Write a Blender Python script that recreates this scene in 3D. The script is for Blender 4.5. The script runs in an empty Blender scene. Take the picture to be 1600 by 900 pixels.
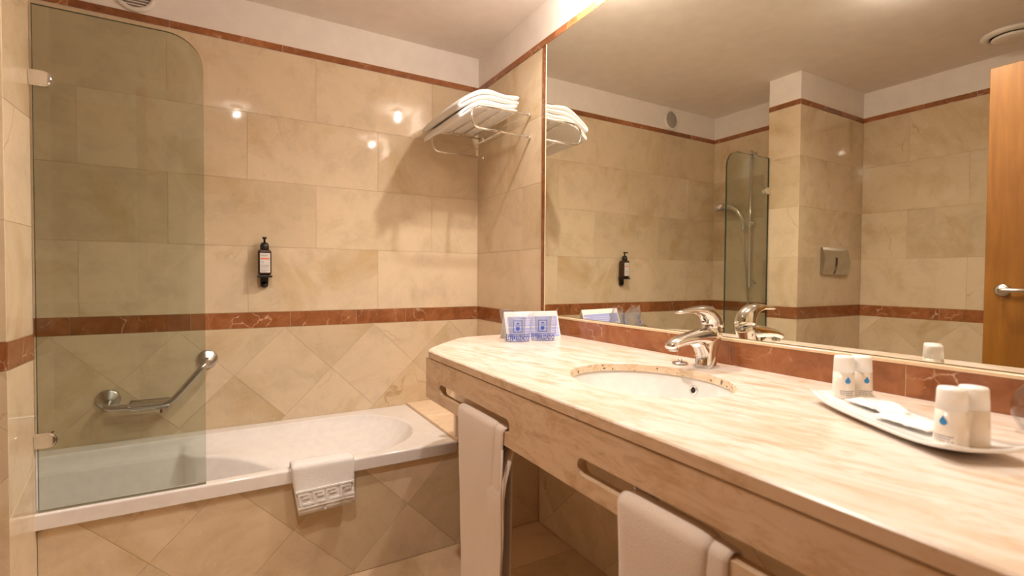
import bpy, bmesh, math, random
from mathutils import Vector, Matrix, noise
random.seed(7)
SC = bpy.context.scene
COL = SC.collection

# ------------------------------------------------------------------ camera
R_ = math.radians
YAW, PITCH, ROLL, FPX = R_(-30.0231), R_(-1.3148), R_(0.3974), 765.41
cam = bpy.data.cameras.new('camera')
camo = bpy.data.objects.new('camera', cam)
COL.objects.link(camo)
fwd = Vector((-math.sin(YAW)*math.cos(PITCH), math.cos(YAW)*math.cos(PITCH), math.sin(PITCH)))
rgt = Vector((math.cos(YAW), math.sin(YAW), 0))
upv = rgt.cross(fwd)
r2 = rgt*math.cos(ROLL) + upv*math.sin(ROLL)
u2 = -rgt*math.sin(ROLL) + upv*math.cos(ROLL)
M = Matrix((r2, u2, -fwd)).transposed().to_4x4()
M.translation = (-1.2561, -2.576, 1.146)
camo.matrix_world = M
cam.sensor_width = 36
cam.lens = FPX*36/1600
cam.clip_start = 0.02
cam.dof.use_dof = True
cam.dof.focus_distance = 1.7
cam.dof.aperture_fstop = 3.2
SC.camera = camo

# ------------------------------------------------------------------ world, exposure
w = bpy.data.worlds.new('world')
SC.world = w
w.use_nodes = True
w.node_tree.nodes['Background'].inputs[0].default_value = (1, .8, .6, 1)
w.node_tree.nodes['Background'].inputs[1].default_value = 0.02
SC.view_settings.view_transform = 'Standard'
SC.view_settings.look = 'None'
SC.view_settings.gamma = 1
SC.view_settings.use_curve_mapping = False
SC.view_settings.exposure = 0.22
try:
    SC.cycles.max_bounces = 12
    SC.cycles.diffuse_bounces = 6
    SC.cycles.transparent_max_bounces = 16
    SC.cycles.sample_clamp_indirect = 6
except Exception:
    pass

LAMP_COL = (1.0, .89, .785)
# x, y, watts of the recessed ceiling lamps (two along the mirror, others in the room)
LAMPS = [(-.14, -1.10, 5.2), (-.12, -1.95, 2.9), (-1.20, -1.64, 4.6)]

CEIL_FILL = 1.3                  # strength of the added point lights that brighten the ceiling

# ------------------------------------------------------------------ dimensions (metres)
H = 2.40                     # ceiling
ZB0, ZB1 = .898, .972        # red border
ZT0, ZT1 = 2.201, 2.234      # upper red listel
ROW = (ZT0-ZB1)/4
XL, XT, XP = -2.49, -2.083, -1.744   # toilet wall, tub end wall, partition end face
YF, YP = -.667, -.866        # tub front, partition front face
YR = -2.70                   # wall behind the camera
ZC = .899                    # vanity top
JOINT = .0010

# ------------------------------------------------------------------ materials
def new_mat(name):
    m = bpy.data.materials.new(name)
    m.use_nodes = True
    nt = m.node_tree
    return m, nt, nt.nodes['Principled BSDF']

def N(nt, typ, **kw):
    n = nt.nodes.new(typ)
    for k, v in kw.items():
        if k.startswith('i_'):
            n.inputs[k[2:].replace('_', ' ')].default_value = v
        else:
            setattr(n, k, v)
    return n

def ramp(nt, fac, stops, interp='LINEAR'):
    n = nt.nodes.new('ShaderNodeValToRGB')
    n.color_ramp.interpolation = interp
    els = n.color_ramp.elements
    while len(els) < len(stops):
        els.new(.5)
    for e, (p, c) in zip(els, stops):
        e.position = p
        e.color = (*c, 1) if len(c) == 3 else c
    nt.links.new(fac, n.inputs[0])
    return n.outputs[0]

def mixc(nt, fac, a, b, mode='MIX'):
    n = nt.nodes.new('ShaderNodeMix')
    n.data_type = 'RGBA'
    n.blend_type = mode
    for i, v in ((0, fac), (6, a), (7, b)):
        if isinstance(v, (int, float)):
            n.inputs[i].default_value = v
        elif isinstance(v, tuple):
            n.inputs[i].default_value = (*v, 1)
        else:
            nt.links.new(v, n.inputs[i])
    return n.outputs[2]

def coords(nt, offset=True, scale=(1, 1, 1), rot=(0, 0, 0)):
    tc = N(nt, 'ShaderNodeTexCoord')
    mp = N(nt, 'ShaderNodeMapping')
    mp.inputs['Scale'].default_value = scale
    src = tc.outputs['Object']
    if any(rot):
        mr = N(nt, 'ShaderNodeMapping')
        mr.inputs['Rotation'].default_value = rot
        nt.links.new(src, mr.inputs[0])
        src = mr.outputs[0]
    nt.links.new(src, mp.inputs[0])
    if not offset:
        return mp.outputs[0], None
    oi = N(nt, 'ShaderNodeObjectInfo')
    mul = N(nt, 'ShaderNodeVectorMath', operation='SCALE')
    mul.inputs[0].default_value = (37.0, 53.0, 71.0)
    nt.links.new(oi.outputs['Random'], mul.inputs['Scale'])
    add = N(nt, 'ShaderNodeVectorMath', operation='ADD')
    nt.links.new(mp.outputs[0], add.inputs[0])
    nt.links.new(mul.outputs[0], add.inputs[1])
    return add.outputs[0], oi.outputs['Random']

def noise_tex(nt, vec, scale, detail=4, rough=.55, dist=0.0):
    n = N(nt, 'ShaderNodeTexNoise')
    n.inputs['Scale'].default_value = scale
    n.inputs['Detail'].default_value = detail
    n.inputs['Roughness'].default_value = rough
    n.inputs['Distortion'].default_value = dist
    nt.links.new(vec, n.inputs['Vector'])
    return n.outputs['Fac']

def math_n(nt, op, a, b=None, c=None):
    n = N(nt, 'ShaderNodeMath', operation=op)
    for i, v in enumerate((a, b, c)):
        if v is None:
            continue
        if isinstance(v, (int, float)):
            n.inputs[i].default_value = v
        else:
            nt.links.new(v, n.inputs[i])
    return n.outputs[0]

def veins(nt, vec, scale, width, detail=3, dist=.6):
    f = noise_tex(nt, vec, scale, detail, .55, dist)
    d = math_n(nt, 'ABSOLUTE', math_n(nt, 'SUBTRACT', f, .5))
    return ramp(nt, d, [(0, (1, 1, 1)), (width, (0, 0, 0))])

def cracks(nt, vec, scale, width, wob=.25):
    nz = N(nt, 'ShaderNodeTexNoise')
    nz.inputs['Scale'].default_value = scale*1.3
    nz.inputs['Detail'].default_value = 5
    nt.links.new(vec, nz.inputs['Vector'])
    sub = N(nt, 'ShaderNodeVectorMath', operation='MULTIPLY_ADD')
    sub.inputs[1].default_value = (wob,)*3
    nt.links.new(nz.outputs['Color'], sub.inputs[0])
    nt.links.new(vec, sub.inputs[2])
    vo = N(nt, 'ShaderNodeTexVoronoi', feature='DISTANCE_TO_EDGE')
    vo.inputs['Scale'].default_value = scale
    nt.links.new(sub.outputs[0], vo.inputs['Vector'])
    return ramp(nt, vo.outputs['Distance'], [(0, (1, 1, 1)), (width, (0, 0, 0))])

def bump(nt, bsdf, height, strength, dist=.01):
    b = N(nt, 'ShaderNodeBump')
    b.inputs['Strength'].default_value = strength
    b.inputs['Distance'].default_value = dist
    nt.links.new(height, b.inputs['Height'])
    nt.links.new(b.outputs[0], bsdf.inputs['Normal'])

def cream_marble(name, base=(.71, .578, .405), rough=.05):
    m, nt, b = new_mat(name)
    v, rnd = coords(nt)
    f1 = noise_tex(nt, v, 6.5, 9, .68, .4)
    c = ramp(nt, f1, [(.28, tuple(x*.84 for x in base)), (.5, base), (.75, tuple(min(1, x*1.06) for x in base))])
    # yellow-brown clouds
    f2 = noise_tex(nt, v, 2.3, 6, .62, 1.2)
    cl = ramp(nt, f2, [(.51, (0, 0, 0)), (.72, (.68, .68, .68))])
    c = mixc(nt, cl, c, (base[0]*.74, base[1]*.64, base[2]*.44))
    # pale grain
    f3 = noise_tex(nt, v, 55, 3, .6)
    c = mixc(nt, ramp(nt, f3, [(.62, (0, 0, 0)), (.8, (.35, .35, .35))]), c, (.9, .78, .6))
    # thin rusty veins, broken up
    ve = cracks(nt, v, 2.4, .014, .42)
    brk = ramp(nt, noise_tex(nt, v, 2.2, 3), [(.56, (0, 0, 0)), (.70, (1, 1, 1))])
    c = mixc(nt, math_n(nt, 'MULTIPLY', math_n(nt, 'MULTIPLY', ve, brk), .55), c, (.36, .20, .09))
    ve2 = cracks(nt, v, 6.0, .014, .24)
    brk2 = ramp(nt, noise_tex(nt, v, 4.0, 3), [(.54, (0, 0, 0)), (.68, (1, 1, 1))])
    c = mixc(nt, math_n(nt, 'MULTIPLY', math_n(nt, 'MULTIPLY', ve2, brk2), .30), c, (.46, .30, .17))
    # each slab a shade of its own
    tint = ramp(nt, rnd, [(0, (.87, .85, .81)), (.35, (.96, .95, .93)), (1, (1.05, 1.05, 1.07))])
    c = mixc(nt, 1.0, c, tint, 'MULTIPLY')
    nt.links.new(c, b.inputs['Base Color'])
    b.inputs['Roughness'].default_value = rough
    b.inputs['Specular IOR Level'].default_value = .5
    bump(nt, b, noise_tex(nt, v, 9, 2), .05, .006)
    return m

def red_marble(name):
    m, nt, b = new_mat(name)
    v, rnd = coords(nt)
    f = noise_tex(nt, v, 14, 6, .65, .8)
    c = ramp(nt, f, [(.25, (.19, .066, .022)), (.5, (.31, .115, .041)), (.72, (.41, .172, .072))])
    ve = cracks(nt, v, 11, .030, .10)
    brk = ramp(nt, noise_tex(nt, v, 9, 3), [(.52, (0, 0, 0)), (.64, (1, 1, 1))])
    c = mixc(nt, math_n(nt, 'MULTIPLY', math_n(nt, 'MULTIPLY', ve, brk), .8), c, (.78, .55, .38))
    ve = veins(nt, v, 16, .018, 3, .7)
    c = mixc(nt, math_n(nt, 'MULTIPLY', ve, .3), c, (.20, .055, .02))
    tint = ramp(nt, rnd, [(0, (.82, .80, .80)), (1, (1.12, 1.1, 1.1))])
    c = mixc(nt, 1.0, c, tint, 'MULTIPLY')
    nt.links.new(c, b.inputs['Base Color'])
    b.inputs['Roughness'].default_value = .16
    return m

def travertine(name, light, mid, dark, rough, along='y', pits=0.0):
    m, nt, b = new_mat(name)
    sc = {'y': (1, .22, 1), 'x': (.22, 1, 1)}[along]
    v, _ = coords(nt, False, sc, (0, 0, -.20))
    v2, _ = coords(nt, False, (1, .30, 1), (0, 0, -.20))
    f = noise_tex(nt, v, 30, 9, .76, .8)
    c = ramp(nt, f, [(.30, dark), (.45, mid), (.54, light), (.8, tuple(min(1, x*1.06) for x in light))])
    g = noise_tex(nt, v2, 7, 4, .6, .5)
    c = mixc(nt, ramp(nt, g, [(.50, (0, 0, 0)), (.70, (.6, .6, .6))]), c, mid)
    p = noise_tex(nt, v2, 60, 5, .65, .6)
    c = mixc(nt, math_n(nt, 'MULTIPLY', ramp(nt, p, [(.60, (0, 0, 0)), (.70, (1, 1, 1))]), .45), c, dark)
    if pits:
        v3, _ = coords(nt, False)
        vo = noise_tex(nt, v3, 90, 2, .5)
        c = mixc(nt, math_n(nt, 'MULTIPLY', ramp(nt, vo, [(.635, (0, 0, 0)), (.68, (1, 1, 1))]), pits), c, (.12, .07, .035))
    nt.links.new(c, b.inputs['Base Color'])
    b.inputs['Roughness'].default_value = rough
    bump(nt, b, f, .06, .003)
    return m

def plain(name, col, rough=.5, metal=0.0, spec=.5, nscale=0, nstr=0.0, coat=0.0, sheen=0.0):
    m, nt, b = new_mat(name)
    v, _ = coords(nt, False)
    f = noise_tex(nt, v, nscale or 30, 3)
    c = ramp(nt, f, [(.3, tuple(x*.96 for x in col)), (.7, tuple(min(1, x*1.03) for x in col))])
    nt.links.new(c, b.inputs['Base Color'])
    b.inputs['Roughness'].default_value = rough
    b.inputs['Metallic'].default_value = metal
    b.inputs['Specular IOR Level'].default_value = spec
    b.inputs['Coat Weight'].default_value = coat
    if sheen:
        b.inputs['Sheen Weight'].default_value = sheen
        b.inputs['Sheen Roughness'].default_value = .5
    if nstr:
        bump(nt, b, f, nstr, .004)
    return m

def clear_film(name, tint, ior=1.45, rough=0.0, haze=0.0, hazecol=(.9, .9, .92)):
    """thin clear sheet: straight-through light with a surface sheen"""
    m, nt, b = new_mat(name)
    nt.nodes.remove(b)
    out = nt.nodes['Material Output']
    v, _ = coords(nt, False)
    t = N(nt, 'ShaderNodeBsdfTransparent')
    f = noise_tex(nt, v, 3, 2)
    nt.links.new(ramp(nt, f, [(.3, tuple(x*.985 for x in tint)), (.7, tint)]), t.inputs[0])
    g = N(nt, 'ShaderNodeBsdfGlossy')
    g.inputs['Roughness'].default_value = rough
    fr = N(nt, 'ShaderNodeLayerWeight')
    fr.inputs['Blend'].default_value = .5
    f0 = ((ior-1)/(ior+1))**2
    fac = math_n(nt, 'MULTIPLY_ADD', math_n(nt, 'POWER', fr.outputs['Facing'], 5.0), 1-f0, f0)
    mx = N(nt, 'ShaderNodeMixShader')
    nt.links.new(fac, mx.inputs[0])
    src = t.outputs[0]
    if haze:
        d = N(nt, 'ShaderNodeBsdfTranslucent')
        d.inputs[0].default_value = (*hazecol, 1)
        d2 = N(nt, 'ShaderNodeBsdfDiffuse')
        d2.inputs[0].default_value = (*hazecol, 1)
        ms = N(nt, 'ShaderNodeMixShader')
        ms.inputs[0].default_value = .5
        nt.links.new(d.outputs[0], ms.inputs[1])
        nt.links.new(d2.outputs[0], ms.inputs[2])
        mh = N(nt, 'ShaderNodeMixShader')
        mh.inputs[0].default_value = haze
        nt.links.new(src, mh.inputs[1])
        nt.links.new(ms.outputs[0], mh.inputs[2])
        src = mh.outputs[0]
    nt.links.new(src, mx.inputs[1])
    nt.links.new(g.outputs[0], mx.inputs[2])
    nt.links.new(mx.outputs[0], out.inputs[0])
    return m

def wood(name):
    m, nt, b = new_mat(name)
    v, _ = coords(nt, False, (8, 8, .6))
    f = noise_tex(nt, v, 3.0, 5, .6, 1.0)
    c = ramp(nt, f, [(.3, (.24, .092, .010)), (.55, (.31, .125, .015)), (.8, (.37, .16, .024))])
    v2, _ = coords(nt, False, (3, 3, 3))
    c = mixc(nt, ramp(nt, noise_tex(nt, v2, 1.5, 3), [(.4, (0, 0, 0)), (.7, (.4, .4, .4))]), c, (.22, .078, .010))
    nt.links.new(c, b.inputs['Base Color'])
    b.inputs['Roughness'].default_value = .38
    return m

def emitter(name, col, strength):
    m, nt, b = new_mat(name)
    b.inputs['Base Color'].default_value = (.9, .9, .9, 1)
    b.inputs['Emission Color'].default_value = (*col, 1)
    b.inputs['Emission Strength'].default_value = strength
    return m

M_TILE = cream_marble('cream_marble')
M_FLOOR = cream_marble('cream_marble_floor', (.70, .52, .34), .2)
M_RED = red_marble('red_marble')
M_GROUT = plain('grout', (.66, .50, .33), .8)
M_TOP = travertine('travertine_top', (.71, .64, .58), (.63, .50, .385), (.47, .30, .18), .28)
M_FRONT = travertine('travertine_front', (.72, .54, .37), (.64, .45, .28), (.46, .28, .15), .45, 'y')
M_CUT = travertine('travertine_cut', (.82, .66, .48), (.74, .54, .36), (.60, .38, .2), .6, 'y', .9)
M_LEDGE = travertine('travertine_ledge', (.84, .66, .47), (.80, .60, .41), (.70, .48, .30), .3, 'x')
M_PLASTER = plain('white_plaster', (.84, .78, .73), .85, nscale=12, nstr=.03)
M_TUB = plain('white_enamel', (.84, .80, .78), .08, coat=.4)
M_PORC = plain('white_porcelain', (.86, .85, .83), .06, coat=.3)
M_CHROME = plain('chrome', (.88, .88, .88), .07, 1.0)
M_STEEL = plain('brushed_steel', (.60, .57, .54), .28, 1.0, nscale=90)
M_TOWEL = plain('white_terry', (.87, .84, .81), .95, nscale=420, nstr=.6, sheen=.3)
M_HTOWEL = plain('hand_towel_terry', (.80, .69, .60), .95, nscale=420, nstr=.22, sheen=.25)
M_BLACK = plain('black_plastic', (.018, .013, .011), .3)
M_AMBER = plain('dark_amber_plastic', (.055, .022, .010), .15)
M_LABEL = plain('paper_label', (.72, .68, .65), .6)
M_ORANGE = plain('orange_print', (.80, .16, .05), .6)
M_GREYPRINT = plain('grey_print', (.34, .32, .33), .6)
M_BLUE = plain('blue_print', (.025, .07, .42), .5)
M_PALEBLUE = plain('pale_blue_print', (.38, .42, .78), .5)
M_DOTBLUE = plain('bright_blue_print', (.04, .27, .62), .5)
M_CARD = plain('white_card', (.88, .86, .83), .6)
M_WOOD = wood('door_veneer')
M_DARK = plain('dark_void', (.02, .018, .015), .9)
M_VENT = plain('white_vent_plastic', (.80, .74, .68), .5)
M_SEAL = plain('clear_seal', (.60, .58, .50), .4)
M_GLASS = clear_film('screen_glass', (.850, .888, .858), 1.5)
M_GEDGE = plain('green_glass_edge', (.02, .045, .03), .1)
M_TUMB = clear_film('tumbler_glass', (.93, .94, .95), 1.45)
M_FILM = clear_film('plastic_wrap', (.94, .94, .96), 1.6, .10, .13, (.88, .88, .93))
M_FROST = plain('frosted_cap', (.90, .89, .87), .35)
M_BOTTLE = plain('cream_bottle', (.88, .81, .72), .25, coat=.3)
M_MIRROR, _nt, _b = new_mat('silvered_mirror')
_b.inputs['Base Color'].default_value = (.82, .82, .745, 1)
_b.inputs['Metallic'].default_value = 1
_b.inputs['Roughness'].default_value = 0.0
M_LAMP = emitter('lamp_lens', LAMP_COL, 5)

# ------------------------------------------------------------------ builders
def mk(name, verts, faces, mat, parent=None, smooth=False, mats=None, fmat=None):
    me = bpy.data.meshes.new(name)
    me.from_pydata([tuple(v) for v in verts], [], faces)
    for m in (mats or [mat]):
        me.materials.append(m)
    if fmat:
        for p, i in zip(me.polygons, fmat):
            p.material_index = i
    if smooth:
        me.polygons.foreach_set('use_smooth', [True]*len(me.polygons))
    me.update()
    o = bpy.data.objects.new(name, me)
    COL.objects.link(o)
    if parent:
        o.parent = parent
    return o

def from_bm(name, bm, mat, parent=None, smooth=False, mats=None):
    me = bpy.data.meshes.new(name)
    bmesh.ops.recalc_face_normals(bm, faces=bm.faces)
    bm.to_mesh(me)
    bm.free()
    for m in (mats or [mat]):
        me.materials.append(m)
    if smooth:
        me.polygons.foreach_set('use_smooth', [True]*len(me.polygons))
    o = bpy.data.objects.new(name, me)
    COL.objects.link(o)
    if parent:
        o.parent = parent
    return o

def tag(o, label=None, cat=None, group=None, kind=None):
    if label: o['label'] = label
    if cat: o['category'] = cat
    if group: o['group'] = group
    if kind: o['kind'] = kind
    return o

def empty(name, loc=(0, 0, 0), rot=0):
    o = bpy.data.objects.new(name, None)
    o.location = loc
    o.rotation_euler = (0, 0, rot)
    o.empty_display_size = .05
    COL.objects.link(o)
    return o

def add_box(bm, x0, x1, y0, y1, z0, z1, bev=0.0, seg=2):
    r = bmesh.ops.create_cube(bm, size=1)
    for v in r['verts']:
        v.co = Vector(((x0+x1)/2 + v.co.x*(x1-x0), (y0+y1)/2 + v.co.y*(y1-y0), (z0+z1)/2 + v.co.z*(z1-z0)))
    if bev:
        es = list({e for v in r['verts'] for e in v.link_edges})
        bmesh.ops.bevel(bm, geom=es, offset=bev, segments=seg, profile=.5, affect='EDGES')

def box(name, x0, x1, y0, y1, z0, z1, mat, parent=None, bev=0.0, seg=2):
    bm = bmesh.new()
    add_box(bm, x0, x1, y0, y1, z0, z1, bev, seg)
    return from_bm(name, bm, mat, parent)

def frame_of(t, prev=None):
    t = t.normalized()
    ref = prev if prev is not None else (Vector((0, 0, 1)) if abs(t.z) < .9 else Vector((1, 0, 0)))
    a = (ref - t*ref.dot(t))
    if a.length < 1e-6:
        a = t.orthogonal()
    a.normalize()
    return a, t.cross(a)

def loft_data(path, radii, n=12, cap=True, up=None):
    """path of points with (ra, rb) radii; ra along the carried 'a' axis"""
    P = [Vector(p) for p in path]
    V, F = [], []
    prev = Vector(up) if up else None
    for i, p in enumerate(P):
        t = (P[min(i+1, len(P)-1)] - P[max(i-1, 0)])
        a, b = frame_of(t, prev)
        prev = a
        r = radii[i] if isinstance(radii, (list, tuple)) else radii
        ra, rb = r if isinstance(r, (list, tuple)) else (r, r)
        for k in range(n):
            th = 2*math.pi*k/n
            V.append(p + a*(ra*math.cos(th)) + b*(rb*math.sin(th)))
    for i in range(len(P)-1):
        for k in range(n):
            k2 = (k+1) % n
            F.append((i*n+k, i*n+k2, (i+1)*n+k2, (i+1)*n+k))
    if cap:
        F.append(tuple(range(n))[::-1])
        F.append(tuple((len(P)-1)*n+k for k in range(n)))
    return V, F

def merge(parts):
    V, F = [], []
    for v, f in parts:
        o = len(V)
        V += list(v)
        F += [tuple(i+o for i in ff) for ff in f]
    return V, F

def tube(name, path, r, mat, parent=None, n=10, up=None):
    V, F = loft_data(path, r, n, True, up)
    return mk(name, V, F, mat, parent, True)

def arc_path(pts, rad, seg=6):
    """polyline with rounded corners"""
    P = [Vector(p) for p in pts]
    out = [P[0]]
    for i in range(1, len(P)-1):
        d0 = (P[i-1]-P[i]); d1 = (P[i+1]-P[i])
        r = min(rad, d0.length*.49, d1.length*.49)
        a = P[i] + d0.normalized()*r
        b = P[i] + d1.normalized()*r
        for k in range(seg+1):
            t = k/seg
            out.append(a*(1-t)**2 + P[i]*2*t*(1-t) + b*t*t)
    out.append(P[-1])
    return out

def lathe_data(profile, n=24, c=(0, 0, 0), axis='z', ex=1.0, ey=1.0):
    V, F = [], []
    for r, h in profile:
        for k in range(n):
            th = 2*math.pi*k/n
            x, y = r*math.cos(th)*ex, r*math.sin(th)*ey
            if axis == 'z': q = (x, y, h)
            elif axis == 'y': q = (x, h, y)
            else: q = (h, x, y)
            V.append(Vector(q)+Vector(c))
    m = len(profile)
    for i in range(m-1):
        for k in range(n):
            k2 = (k+1) % n
            F.append((i*n+k, i*n+k2, (i+1)*n+k2, (i+1)*n+k))
    F.append(tuple(range(n))[::-1])
    F.append(tuple((m-1)*n+k for k in range(n)))
    return V, F

def lathe(name, profile, mat, parent=None, n=24, c=(0, 0, 0), axis='z', smooth=True, ex=1.0, ey=1.0):
    V, F = lathe_data(profile, n, c, axis, ex, ey)
    o = mk(name, V, F, mat, parent, smooth)
    bm = bmesh.new(); bm.from_mesh(o.data)
    bmesh.ops.recalc_face_normals(bm, faces=bm.faces)
    bm.to_mesh(o.data); bm.free()
    if smooth:
        o.data.polygons.foreach_set('use_smooth', [len(p.vertices) == 4 for p in o.data.polygons])
    return o

def subsurf(o, lv=1):
    m = o.modifiers.new('subsurf', 'SUBSURF')
    m.levels = m.render_levels = lv
    return o

# ---- tiles -------------------------------------------------------
def clip(poly, axis, val, keep_greater):
    out = []
    for i in range(len(poly)):
        a, b = poly[i], poly[(i+1) % len(poly)]
        ia = (a[axis] >= val) == keep_greater or abs(a[axis]-val) < 1e-9
        ib = (b[axis] >= val) == keep_greater or abs(b[axis]-val) < 1e-9
        if ia: out.append(a)
        if ia != ib:
            t = (val-a[axis])/(b[axis]-a[axis])
            out.append((a[0]+(b[0]-a[0])*t, a[1]+(b[1]-a[1])*t))
    res = []
    for p in out:
        if not res or (abs(p[0]-res[-1][0])+abs(p[1]-res[-1][1])) > 1e-5:
            res.append(p)
    if len(res) > 1 and abs(res[0][0]-res[-1][0])+abs(res[0][1]-res[-1][1]) < 1e-5:
        res.pop()
    return res

def area(p):
    return .5*sum(p[i][0]*p[(i+1) % len(p)][1]-p[(i+1) % len(p)][0]*p[i][1] for i in range(len(p)))

def inset(poly, d):
    """shrink a convex counter-clockwise polygon by d"""
    n = len(poly); lines = []
    for i in range(n):
        a, b = poly[i], poly[(i+1) % n]
        dx, dy = b[0]-a[0], b[1]-a[1]
        L = math.hypot(dx, dy) or 1e-9
        nx, ny = -dy/L, dx/L
        lines.append((nx, ny, nx*a[0]+ny*a[1]+d))
    out = []
    for i in range(n):
        a1, b1, c1 = lines[i-1]; a2, b2, c2 = lines[i]
        D = a1*b2-a2*b1
        if abs(D) < 1e-9:
            return None
        out.append(((c1*b2-c2*b1)/D, (a1*c2-a2*c1)/D))
    return out if area(out) > 1e-6 else None

def tile(poly, O, U, V, Nn, mat, parent, name='tile', th=.0014, gap=JOINT, lift=0.0):
    if len(poly) < 3: return
    if area(poly) < 0: poly = poly[::-1]
    if area(poly) < 2e-5: return
    p0 = inset(poly, gap/2)
    if not p0: return
    p1 = inset(p0, .0005)
    if not p1: return
    O, U, V, Nn = Vector(O), Vector(U), Vector(V), Vector(Nn)
    n = len(p0)
    ring = lambda pp, h: [O+U*a+V*b+Nn*h for a, b in pp]
    vs = ring(p0, -th) + ring(p0, lift-.0006) + ring(p1, lift)
    fs = []
    for lv in range(2):
        for i in range(n):
            j = (i+1) % n
            fs.append((lv*n+i, lv*n+j, (lv+1)*n+j, (lv+1)*n+i))
    fs.append(tuple(2*n+i for i in range(n)))
    if U.cross(V).dot(Nn) < 0:
        fs = [f[::-1] for f in fs]
    return mk(name, vs, fs, mat, parent)

def rows(parent, O, U, V, Nn, u0, u1, v0, nrow, rh, starts, L=.6, mat=None, vmax=None):
    for r in range(nrow):
        a = starts[r]
        k = math.floor((u0-a)/L)
        while a+k*L < u1-1e-4:
            x0, x1 = max(u0, a+k*L), min(u1, a+(k+1)*L)
            if x1-x0 > .006:
                tile([(x0, v0+r*rh), (x1, v0+r*rh), (x1, v0+(r+1)*rh), (x0, v0+(r+1)*rh)], O, U, V, Nn, mat or M_TILE, parent)
            k += 1

def diamonds(parent, O, U, V, Nn, u0, u1, v0, v1, cu, cv, h=.212, mat=None, extra=()):
    """tiles on the diagonal; (cu, cv) is one tile corner"""
    mat = mat or M_TILE
    for i in range(-16, 17):
        for j in range(-16, 17):
            if (i+j) % 2: continue
            x, y = cu+i*h, cv+j*h
            p = [(x-h, y), (x, y-h), (x+h, y), (x, y+h)]
            # centre of this diamond is a lattice point offset by h from a corner
            p = [(a+h, b) for a, b in p]
            for ax, val, g in ((0, u0, True), (0, u1, False), (1, v0, True), (1, v1, False)):
                p = clip(p, ax, val, g)
                if len(p) < 3: break
            if len(p) >= 3 and abs(area(p)) > 4e-4:
                tile(p, O, U, V, Nn, mat, parent)

def border(parent, O, U, V, Nn, u0, u1, v0, v1, joints, name='border_tile', lift=.0008, mat=None):
    js = [u0]+sorted(j for j in joints if u0+.01 < j < u1-.01)+[u1]
    for a, b in zip(js, js[1:]):
        tile([(a, v0), (b, v0), (b, v1), (a, v1)], O, U, V, Nn, mat or M_RED, parent, name, lift=lift, gap=.0022)

X, Y, Z = Vector((1, 0, 0)), Vector((0, 1, 0)), Vector((0, 0, 1))
G = .0016   # wall body lies this far behind the tile faces

def struct(name, label, cat, x0, x1, y0, y1, z0, z1, mat):
    return tag(box(name, x0, x1, y0, y1, z0, z1, mat), label, cat, kind='structure')

# ================================================================== ROOM SHELL
floor = struct('floor', 'beige marble tiled floor under the vanity', 'floor', XL-.1, .1, YR-1.4, .1, -.06, -G, M_GROUT)
ceiling = struct('ceiling', 'plain white painted ceiling of the bathroom', 'ceiling', XL-.1, .1, YR-1.4, .1, H, H+.06, M_PLASTER)

def wall_parts(name, label, axis, at, sgn, a0, a1):
    """grout body + plaster head for a tiled wall; sgn: direction of the face normal along the axis"""
    e = empty(name)
    tag(e, label, 'wall', kind='structure')
    b0, b1 = (at-sgn*G, at-sgn*.08)
    lo, hi = min(b0, b1), max(b0, b1)
    p0, p1 = min(at+sgn*.0, at-sgn*.08), max(at, at-sgn*.08)
    if axis == 'y':
        box('backing', a0, a1, lo, hi, -.005, ZT0, M_GROUT, e)
        box('plaster', a0, a1, p0, p1, ZT0, H, M_PLASTER, e)
    else:
        box('backing', lo, hi, a0, a1, -.005, ZT0, M_GROUT, e)
        box('plaster', p0, p1, a0, a1, ZT0, H, M_PLASTER, e)
    return e

# back wall, behind the tub: u = x
wb = wall_parts('wall_back', 'cream marble tiled wall along the back of the bathtub', 'y', 0, -1, XT-.08, .08)
J = -.580
O_, U_, V_, N_ = (0, 0, 0), X, Z, -Y
rows(wb, O_, U_, V_, N_, XT, 0, ZB1, 4, ROW, [J, J-.303, J, J-.303])
diamonds(wb, O_, U_, V_, N_, XT, 0, .435, ZB0, -.601-.424, ZB0-.004)
border(wb, O_, U_, V_, N_, XT, 0, ZB0, ZB1, [-1.808, -1.403, -1.0, -.69, -.43])
border(wb, O_, U_, V_, N_, XT, 0, ZT0, ZT1, [-1.80, -1.47, -1.03, -.411, -.02], lift=.004)

# right wall: u = -y (distance from the back wall)
wr = wall_parts('wall_right', 'cream marble tiled wall between the tub corner and the mirror', 'x', 0, -1, YR-.08, .08)
O_, U_, V_, N_ = (0, 0, 0), -Y, Z, -X
rows(wr, O_, U_, V_, N_, 0, .672, ZB1, 4, ROW, [.35, .50, .35, .34], L=.6)
diamonds(wr, O_, U_, V_, N_, 0, .672, .46, ZB0, .30, ZB0-.004)
border(wr, O_, U_, V_, N_, 0, .672, ZB0, ZB1, [.16])
border(wr, O_, U_, V_, N_, 0, 2.69, ZT0, ZT1, [.17, .38, .78, 1.2, 1.7, 2.2], lift=.004)
diamonds(wr, O_, U_, V_, N_, .672, 2.69, 0, .70, 1.0, .30)
border(wr, O_, U_, V_, N_, .675, .706, ZB1-.03, ZT0-.001, [], 'border_tile', lift=.004)

# tub end wall (behind the shower rail): u = -y
wt = wall_parts('wall_alcove', 'marble tiled end wall of the tub carrying the shower rail', 'x', XT, 1, YF, .08)
O_, U_, V_, N_ = (XT, 0, 0), -Y, Z, X
rows(wt, O_, U_, V_, N_, 0, -YF, ZB1, 4, ROW, [.42, .12, .42, .12])
diamonds(wt, O_, U_, V_, N_, 0, -YF, .435, ZB0, .2, ZB0)
border(wt, O_, U_, V_, N_, 0, -YF, ZB0, ZB1, [.40])
border(wt, O_, U_, V_, N_, 0, -YF, ZT0, ZT1, [.36], lift=.004)

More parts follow.
